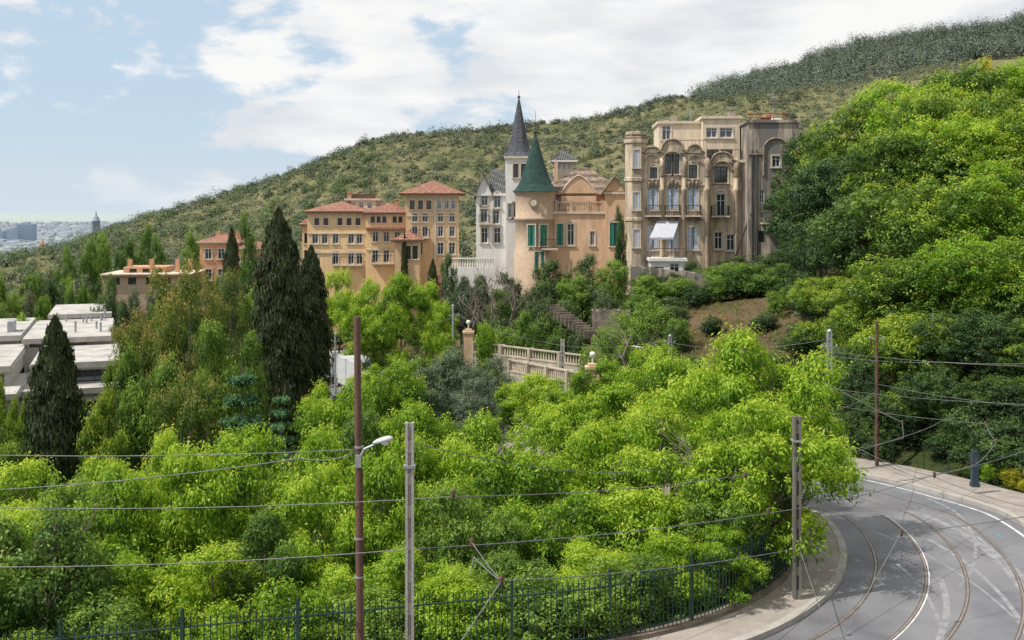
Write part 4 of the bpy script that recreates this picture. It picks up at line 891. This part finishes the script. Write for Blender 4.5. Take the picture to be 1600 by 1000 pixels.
# ------------------------------------------------------------------ fence along inner pavement
def off(i,d): p=PATH[i]+RGT[i]*d; return Vector((p[0],p[1],PZ[i]))
fidx=list(range(30,124)); FP=[off(i,-4.4) for i in fidx]
cum=[0]
for i in range(1,len(FP)): cum.append(cum[-1]+(FP[i]-FP[i-1]).length)
def at_len(s):
    for i in range(1,len(FP)):
        if cum[i]>=s: return FP[i-1].lerp(FP[i],(s-cum[i-1])/(cum[i]-cum[i-1]))
    return FP[-1]
fe=empty("iron_fence",tuple(FP[0]),"dark green iron picket fence along the pavement","fence"); O=FP[0]
mb=MB(); tot=cum[-1]; s=0; FH=1.62
while s<tot:
    p=at_len(s)-O; mb.box(p.x-.011,p.y-.011,p.z+.2,p.x+.011,p.y+.011,p.z+FH); z_=p.z+FH; mb.add([(p.x-.02,p.y-.02,z_),(p.x+.02,p.y-.02,z_),(p.x+.02,p.y+.02,z_),(p.x-.02,p.y+.02,z_),(p.x,p.y,z_+.1)],[(0,1,4),(1,2,4),(2,3,4),(3,0,4)]); s+=.135
mb.make("pickets",['fence'],parent=fe,kind="stuff")
mb=MB()
for z in (.34,FH-.14):
    for i in range(len(FP)-1):
        a=FP[i]-O;b_=FP[i+1]-O; mb.tube(a+Vector((0,0,z)),b_+Vector((0,0,z)),.022,.022,5,caps=False)
    mb.cut()
mb.make("fence_rail",['fence'],parent=fe)
s=.1;first=None
while s<tot:
    p=at_len(s)-O
    if first is None:
        mb=MB(); mb.box(-.035,-.035,.13,.035,.035,FH+.16); mb.lathe((0,0,FH+.18),[(.02,-.03),(.05,.03),(.01,.1)],8); first=mb.make("fence_post",['fence'],parent=fe,loc=p)
    else: o=first.copy(); COL.objects.link(o); o.parent=fe; o.location=p
    s+=2.4
mb=MB()
for i in range(len(FP)-1):
    a=FP[i];b_=FP[i+1]; d=(b_-a).normalized(); r=Vector((d.y,-d.x,0))*.13
    mb.add([a-r+Vector((0,0,-.6)),a+r+Vector((0,0,-.6)),b_+r+Vector((0,0,-.6)),b_-r+Vector((0,0,-.6)),a-r+Vector((0,0,.24)),a+r+Vector((0,0,.24)),b_+r+Vector((0,0,.24)),b_-r+Vector((0,0,.24))],[(4,5,6,7),(1,2,6,5),(3,0,4,7)])
mb.make("low_wall",['stonewall'],label="low stone plinth wall under the iron fence",category="wall")
fe=empty("wire_fence",tuple(off(95,6.1)),"thin dark mesh fence behind the far pavement","fence"); O=off(95,6.1); mb=MB()
for i in range(88,124,2):
    p=off(i,6.1)-O; mb.tube(p,p+Vector((0,0,1.1)),.02,.02,5)
    if i<122:
        q=off(i+2,6.1)-O
        for z in (.3,.6,.9,1.08): mb.tube(p+Vector((0,0,z)),q+Vector((0,0,z)),.006,.006,3,caps=False)
mb.make("mesh",['fence'],parent=fe)
mb=MB(); mb.box(-.12,-.1,0,.12,.1,1.15,0); mb.box(-.1,-.08,1.15,.1,.08,1.22,0); mb.box(-.08,-.11,.8,.08,-.101,1.0,1); mb.box(-.15,-.12,-.1,.15,.12,.05,0)
x=(1523-800)/1600*38.2; mb.make("parking_meter",['blue_post','glass'],loc=(x,38.2,.13),label="dark blue parking ticket machine on the pavement",category="parking meter")

# ------------------------------------------------------------------ poles & lamp
def lamp_arm(e,z,dx=.75,s=1.):
    mb=MB(); mb.tube((0,-.1,z-.25),(dx*.25*s,-.1,z),.03,.03,6); mb.tube((dx*.25*s,-.1,z),(dx*.7*s,-.1,z+.1),.03,.025,6); mb.box(-.06,-.13,z-.38,.06,-.07,z-.12); mb.make("lamp_arm",['galv'],parent=e)
    mb=MB(); prof=[(0,.0,.03),(.08,.02,.07),(.25,.03,.1),(.42,.035,.1),(.52,.02,.05)]
    x0=dx*.6*s; n=10; vs=[]
    for t,zz,r in prof:
        for i in range(n): a=2*math.pi*i/n; vs.append((x0+t*s, -.1+r*math.cos(a), z+.12+zz+r*.62*math.sin(a)+t*.15))
    fs=[(j*n+i,j*n+(i+1)%n,(j+1)*n+(i+1)%n,(j+1)*n+i) for j in range(len(prof)-1) for i in range(n)]+[tuple(range(n)),tuple(range((len(prof)-1)*n,len(prof)*n))]
    mb.add(vs,fs,0,True); mb.make("lamp_head",['lamp_white'],parent=e)
    mb=MB(); mb.lathe((x0+.32*s,-.1,z+.1+.06),[(.02,-.09),(.08,-.05),(.1,0)],10); mb.make("lamp_glass",['lamp_glass'],parent=e)
x,y,z=site(561,495,21.3); e=empty("utility_pole",(x,y,0.1),"weathered reddish wooden pole carrying a street lamp","pole"); mb=MB()
mb.tube((0.04,0,-.2),(-.04,0,z-.1),.09,.068,12); mb.make("pole",['wood'],parent=e); lamp_arm(e,site(561,700,21.3)[2]-.1,.62,.8)
mb=MB()
for zz in (2.6,3.4,5.3): mb.tube((0,0,zz-.02),(0,0,zz+.02),.095,.095,12); mb.cut()
mb.make("metal_band",['galv'],parent=e)
mb=MB(); mb.tube((.09,-.02,.1),(.07,-.02,4.8),.018,.018,6); mb.box(-.05,-.13,1.55,.05,-.1,1.72); mb.make("conduit",['rust'],parent=e)
def concrete_pole(px,Y,toppy,w,zb,label,d=None,mat='concrete'):
    x,y,z=site(px,toppy,Y); e=empty("concrete_pole",(x,y,zb),label,"pole",random.uniform(-.1,.1),"concrete catenary poles"); h=z-zb; d=d or w*.75
    mb=MB(); t=w*.3; mb.box(-w/2,-d/2,-.3,-w/2+t,d/2,h); mb.box(w/2-t,-d/2,-.3,w/2,d/2,h)
    n=int(h/.62)
    for i in range(n+1):
        zz=i*.62; mb.box(-w/2+t,-d/2+.02,zz,w/2-t,d/2-.02,min(h-.002,zz+.24))
    mb.box(-w/2+t,-.012,0,w/2-t,.012,h-.01); mb.make("pole",[mat],parent=e)
    mb=MB(); mb.box(-w/2-.03,-d/2-.03,h*.86,w/2+.03,d/2+.03,h*.86+.05); mb.make("metal_band",['galv'],parent=e)
concrete_pole(640,19.6,660,.165,.1,"grey concrete pole with recessed panels beside the fence")
concrete_pole(1245,26.9,650,.20,.13,"dark weathered concrete pole standing on the inner pavement under the tree",.2,'concrete_dark')
concrete_pole(879,66,530,.26,-4,"concrete pole beside the balustrade")
def mast(px,Y,toppy,mat,r,label,name="catenary_mast",lattice=False):
    x,y,z=site(px,toppy,Y); zb=gz(x,Y)-.2; h=z-zb; e=empty(name,(x,y,zb),label,"pole",0,"metal tram masts"); mb=MB()
    if lattice:
        for sx in (-1,1):
            for sy in (-1,1): mb.tube((sx*r,sy*r,0),(sx*r*.6,sy*r*.6,h),.03,.025,5)
        n=int(h/.5)
        for i in range(n):
            f=1-.4*i/n; f2=1-.4*(i+1)/n; s_=1 if i%2 else -1
            for sy in (-1,1): mb.tube((s_*r*f,sy*r*f,h*i/n),(-s_*r*f2,sy*r*f2,h*(i+1)/n),.014,.014,4,caps=False)
            for sx in (-1,1): mb.tube((sx*r*f,s_*r*f,h*i/n),(sx*r*f2,-s_*r*f2,h*(i+1)/n),.014,.014,4,caps=False)
    else: mb.tube((0,0,0),(0,0,h),r,r*.7,10)
    mb.lathe((0,0,h),[(r*.9,0),(r*.9,.05),(.01,.12)],8); mb.make("shaft",[mat],parent=e)
    mb=MB(); mb.tube((-.3,0,h*.9),(.3,0,h*.9),.025,.025,5); mb.lathe((.3,0,h*.9),[(.03,0),(.06,.06),(.03,.12)],8); mb.lathe((-.3,0,h*.9),[(.03,0),(.06,.06),(.03,.12)],8); mb.make("crossarm",['galv'],parent=e)
mast(1296,43,518,'galv',.12,"grey lattice steel mast for the tram wires",lattice=True)
mast(1370,44.2,505,'rust',.09,"slim rusty steel pole beside the far pavement")
mast(1047,64,525,'galv',.12,"grey lattice steel mast beyond the trees",lattice=True)
mast(708,82,478,'galv',.12,"pale steel mast beside the avenue")
mast(524,86,522,'galv',.1,"pale steel mast beside the avenue")
mast(116,120,440,'galv',.1,"slim lamp mast among the trees")
for px,Y,top,fl in ((1030,60,545,-1),(1515,96,98,1)):
    x,y,z=site(px,top,Y); zb=gz(x,Y); e=empty("street_lamp",(x,y,zb),"slim grey street lamp with curved arm","street lamp",math.pi if fl<0 else 0,"street lamps"); mb=MB(); mb.tube((0,0,0),(0,0,z-zb-.2),.07,.05,8); mb.make("pole",['galv'],parent=e); lamp_arm(e,z-zb-.1,1.2,1.3)

# ------------------------------------------------------------------ overhead cables
def cable(pts3,sag=.15,r=.011,label="thin overhead tram cable spanning the trees",ins=()):
    P=[Vector(site(*p)) for p in pts3]; o=P[0]; mb=MB(); path=[]
    for i in range(len(P)-1):
        n=10
        for k in range(n+(i==len(P)-2)):
            t=k/n; q=P[i].lerp(P[i+1],t); q=q-Vector((0,0,sag*4*t*(1-t))); path.append(q-o)
    for a,b_ in zip(path,path[1:]): mb.tube(a,b_,r,r,4,caps=False)
    c=mb.make("overhead_cable",['wire'],loc=o,label=label,category="cable",group="overhead tram cables")
    for p in ins:
        q=Vector(site(*p))-o; m2=MB(); m2.lathe(q,[(.02,-.09),(.05,-.05),(.03,0),(.055,.05),(.02,.09)],8); m2.make("insulator",['rust'],parent=c)
cable([(-60,710,21.5),(561,702,21.3)],.08)
cable([(-60,768,23),(470,716,21.6),(561,705,21.3)],.1)
cable([(-60,792,22),(708,776,21),(1165,742,27),(1412,682,35),(1500,640,41)],.12,ins=((708,772,21),(1165,742,27)))
cable([(-60,886,20),(640,858,19.6),(1200,802,24),(1460,742,30),(1640,690,34)],.1,ins=((1200,800,24),(1460,742,30)))
cable([(640,690,19.6),(1020,735,28),(1340,780,33)],.25)
cable([(783,908,18),(1245,857,26.9)],.12)
cable([(736,846,19),(783,908,18),(700,1030,16)],.02,ins=((737,848,19),(783,908,18)))
cable([(783,908,18),(740,870,19.2),(733,900,19)],.02)
cable([(1408,832,25),(1290,1040,20)],.03,ins=((1408,832,25),)); cable([(1408,832,25),(1640,800,27)],.05); cable([(1300,1000,22),(1250,860,26.8)],.05)
cable([(1296,549,43),(1700,574,33)],.15); cable([(1296,556,43),(1480,566,38),(1700,562,34)],.1)
cable([(1296,607,43),(1700,634,34)],.15); cable([(1296,632,43),(1540,662,36),(1557,690,35),(1525,725,34),(1400,752,30)],.08,ins=((1540,662,36),(1557,690,35)))
cable([(1296,600,43),(1410,660,38),(1412,684,37),(1310,705,34)],.05,ins=((1410,660,38),))
cable([(1296,560,43),(1370,600,44.2),(1700,640,40)],.2); cable([(1310,690,34),(1600,800,30)],.2)
cable([(1370,610,44.2),(1245,655,26.9)],.2); cable([(708,490,82),(880,540,66),(1047,530,64)],.3,.014); cable([(708,496,82),(524,530,86)],.3,.014)
cable([(1047,535,64),(1296,530,43)],.4,.014)
cable([(1340,700,36),(1460,745,30),(1640,800,27)],.1)

# ------------------------------------------------------------------ vehicles on the avenue
def wheel_set(e,xs,y,r):
    for x in xs:
        for sy in (-y,y):
            mb=MB(); mb.tube((x,sy-.12,r),(x,sy+.12,r),r,r,16,mi=0,smooth=False); mb.tube((x,sy-.13,r),(x,sy+.13,r),r*.55,r*.55,12,mi=1); mb.make("wheel",['tyre','galv'],parent=e)
def truck(px,Y,rot,label):
    x=(px-800)/1600*Y; D,Zp=project([x],[Y]); e=empty("delivery_truck",(x,Y,float(Zp[0])+.01),label,"truck",rot)
    mb=MB(); mb.box(-3,-1.1,.85,1.4,1.1,3.1); mb.box(-3.05,-1.13,.8,1.45,1.13,.9,1); mb.make("cargo_box",['truck_white','galv'],parent=e)
    mb=MB(); V=[(1.5,-1,.5),(3.2,-1,.5),(3.2,-1,1.4),(2.7,-1,2.4),(1.5,-1,2.4)]; V+=[(a,1,c) for a,b_,c in V]
    mb.add(V,[(0,1,2,3,4),(9,8,7,6,5),(1,6,7,2),(2,7,8,3),(3,8,9,4),(0,4,9,5),(0,5,6,1)]); mb.make("cab",['truck_white'],parent=e)
    mb=MB(); mb.add([(3.21,-.85,1.485),(3.21,.85,1.485),(2.79,.85,2.315),(2.79,-.85,2.315)],[(0,1,2,3)]); mb.cut()
    for sy in (-1.01,1.01): mb.add([(1.8,sy,1.45),(2.95,sy,1.45),(2.6,sy,2.2),(1.8,sy,2.2)],[(0,1,2,3)]); mb.cut()
    mb.make("windscreen",['glass'],parent=e)
    for sy in (-.75,.75): m2=MB(); m2.box(3.2,sy-.15,.75,3.24,sy+.15,.95); m2.make("headlight",['lamp_glass'],parent=e)
    m2=MB(); m2.box(3.2,-1,.4,3.3,1,.62); m2.make("bumper",['iron'],parent=e); wheel_set(e,(-2,2.4),.95,.42)
ang=math.atan2(T1[1],T1[0])
truck(566,86,ang+math.pi,"white box delivery truck parked on the avenue"); truck(548,97,ang+math.pi,"white delivery truck further down the avenue")

# ------------------------------------------------------------------ world, sun, camera
SE,SA=math.radians(54),math.radians(-112)      # sun elevation; azimuth measured from +Y clockwise
w=bpy.data.worlds.new("World"); scene.world=w; w.use_nodes=True; nt=w.node_tree;N=nt.nodes;L=nt.links; bg=N["Background"]
sky=N.new("ShaderNodeTexSky"); sky.sky_type='NISHITA'; sky.sun_disc=False; sky.sun_elevation=SE; sky.sun_rotation=SA; sky.air_density=1.0; sky.dust_density=.6; sky.altitude=200
hz=N.new("ShaderNodeMixRGB"); hz.inputs[2].default_value=(5.9,7.4,8.9,1); hz.inputs[0].default_value=.78; L.new(sky.outputs[0],hz.inputs[1])
tc=N.new("ShaderNodeTexCoord"); mp=N.new("ShaderNodeMapping"); mp.inputs["Scale"].default_value=(3.2,3.2,7.5); mp.inputs["Location"].default_value=(.4,0,.2); L.new(tc.outputs["Generated"],mp.inputs["Vector"])
n1=N.new("ShaderNodeTexNoise"); n1.inputs["Scale"].default_value=2.3; n1.inputs["Detail"].default_value=12; n1.inputs["Roughness"].default_value=.56; n1.inputs["Distortion"].default_value=.15; L.new(mp.outputs[0],n1.inputs["Vector"])
sx=N.new("ShaderNodeSeparateXYZ"); L.new(tc.outputs["Generated"],sx.inputs[0])
m1=N.new("ShaderNodeMath"); m1.operation='MULTIPLY_ADD'; m1.inputs[1].default_value=.36; L.new(sx.outputs[0],m1.inputs[0]); L.new(n1.outputs["Fac"],m1.inputs[2])
m2=N.new("ShaderNodeMath"); m2.operation='MULTIPLY_ADD'; m2.inputs[1].default_value=.35; L.new(sx.outputs[2],m2.inputs[0]); L.new(m1.outputs[0],m2.inputs[2])
rp=N.new("ShaderNodeValToRGB"); rp.color_ramp.elements[0].position=.38; rp.color_ramp.elements[1].position=.48; rp.color_ramp.interpolation='EASE'; L.new(m2.outputs[0],rp.inputs["Fac"])
mp2=N.new("ShaderNodeMapping"); mp2.inputs["Scale"].default_value=(3.2,3.2,12); mp2.inputs["Location"].default_value=(.4,0,.45); L.new(tc.outputs["Generated"],mp2.inputs["Vector"])
n2=N.new("ShaderNodeTexNoise"); n2.inputs["Scale"].default_value=2.2; n2.inputs["Detail"].default_value=9; L.new(mp2.outputs[0],n2.inputs["Vector"])
rc=N.new("ShaderNodeValToRGB"); rc.color_ramp.elements[0].position=.38; rc.color_ramp.elements[1].position=.58; rc.color_ramp.elements[0].color=(7.5,7.8,8.2,1); rc.color_ramp.elements[1].color=(9.6,9.55,9.5,1); L.new(n2.outputs["Fac"],rc.inputs["Fac"])
mx=N.new("ShaderNodeMixRGB"); L.new(rp.outputs[0],mx.inputs[0]); L.new(hz.outputs[0],mx.inputs[1]); L.new(rc.outputs[0],mx.inputs[2])
hr=N.new("ShaderNodeMapRange"); hr.inputs["From Min"].default_value=0.0; hr.inputs["From Max"].default_value=.07; hr.inputs["To Min"].default_value=.85; hr.inputs["To Max"].default_value=0; L.new(sx.outputs[2],hr.inputs["Value"])
mh=N.new("ShaderNodeMixRGB"); mh.inputs[2].default_value=(6.7,7.5,8.3,1); L.new(hr.outputs[0],mh.inputs[0]); L.new(mx.outputs[0],mh.inputs[1]); L.new(mh.outputs[0],bg.inputs["Color"]); bg.inputs["Strength"].default_value=.1
sd=bpy.data.lights.new("sun",'SUN'); sd.energy=4.8; sd.angle=math.radians(.6); sd.color=(1,.95,.86); so=bpy.data.objects.new("sun",sd); COL.objects.link(so)
dv=Vector((math.sin(SA)*math.cos(SE),math.cos(SA)*math.cos(SE),math.sin(SE))); so.rotation_euler=dv.to_track_quat('Z','Y').to_euler()
cd=bpy.data.cameras.new("camera"); cd.sensor_width=36; cd.lens=36; cd.shift_y=-170/1600; cd.clip_start=.5; cd.clip_end=80000
co=bpy.data.objects.new("camera",cd); co.location=(0,0,EYE); co.rotation_euler=(math.radians(90),0,0); COL.objects.link(co); scene.camera=co
scene.view_settings.view_transform='Standard'; scene.view_settings.look='None'; scene.view_settings.exposure=0
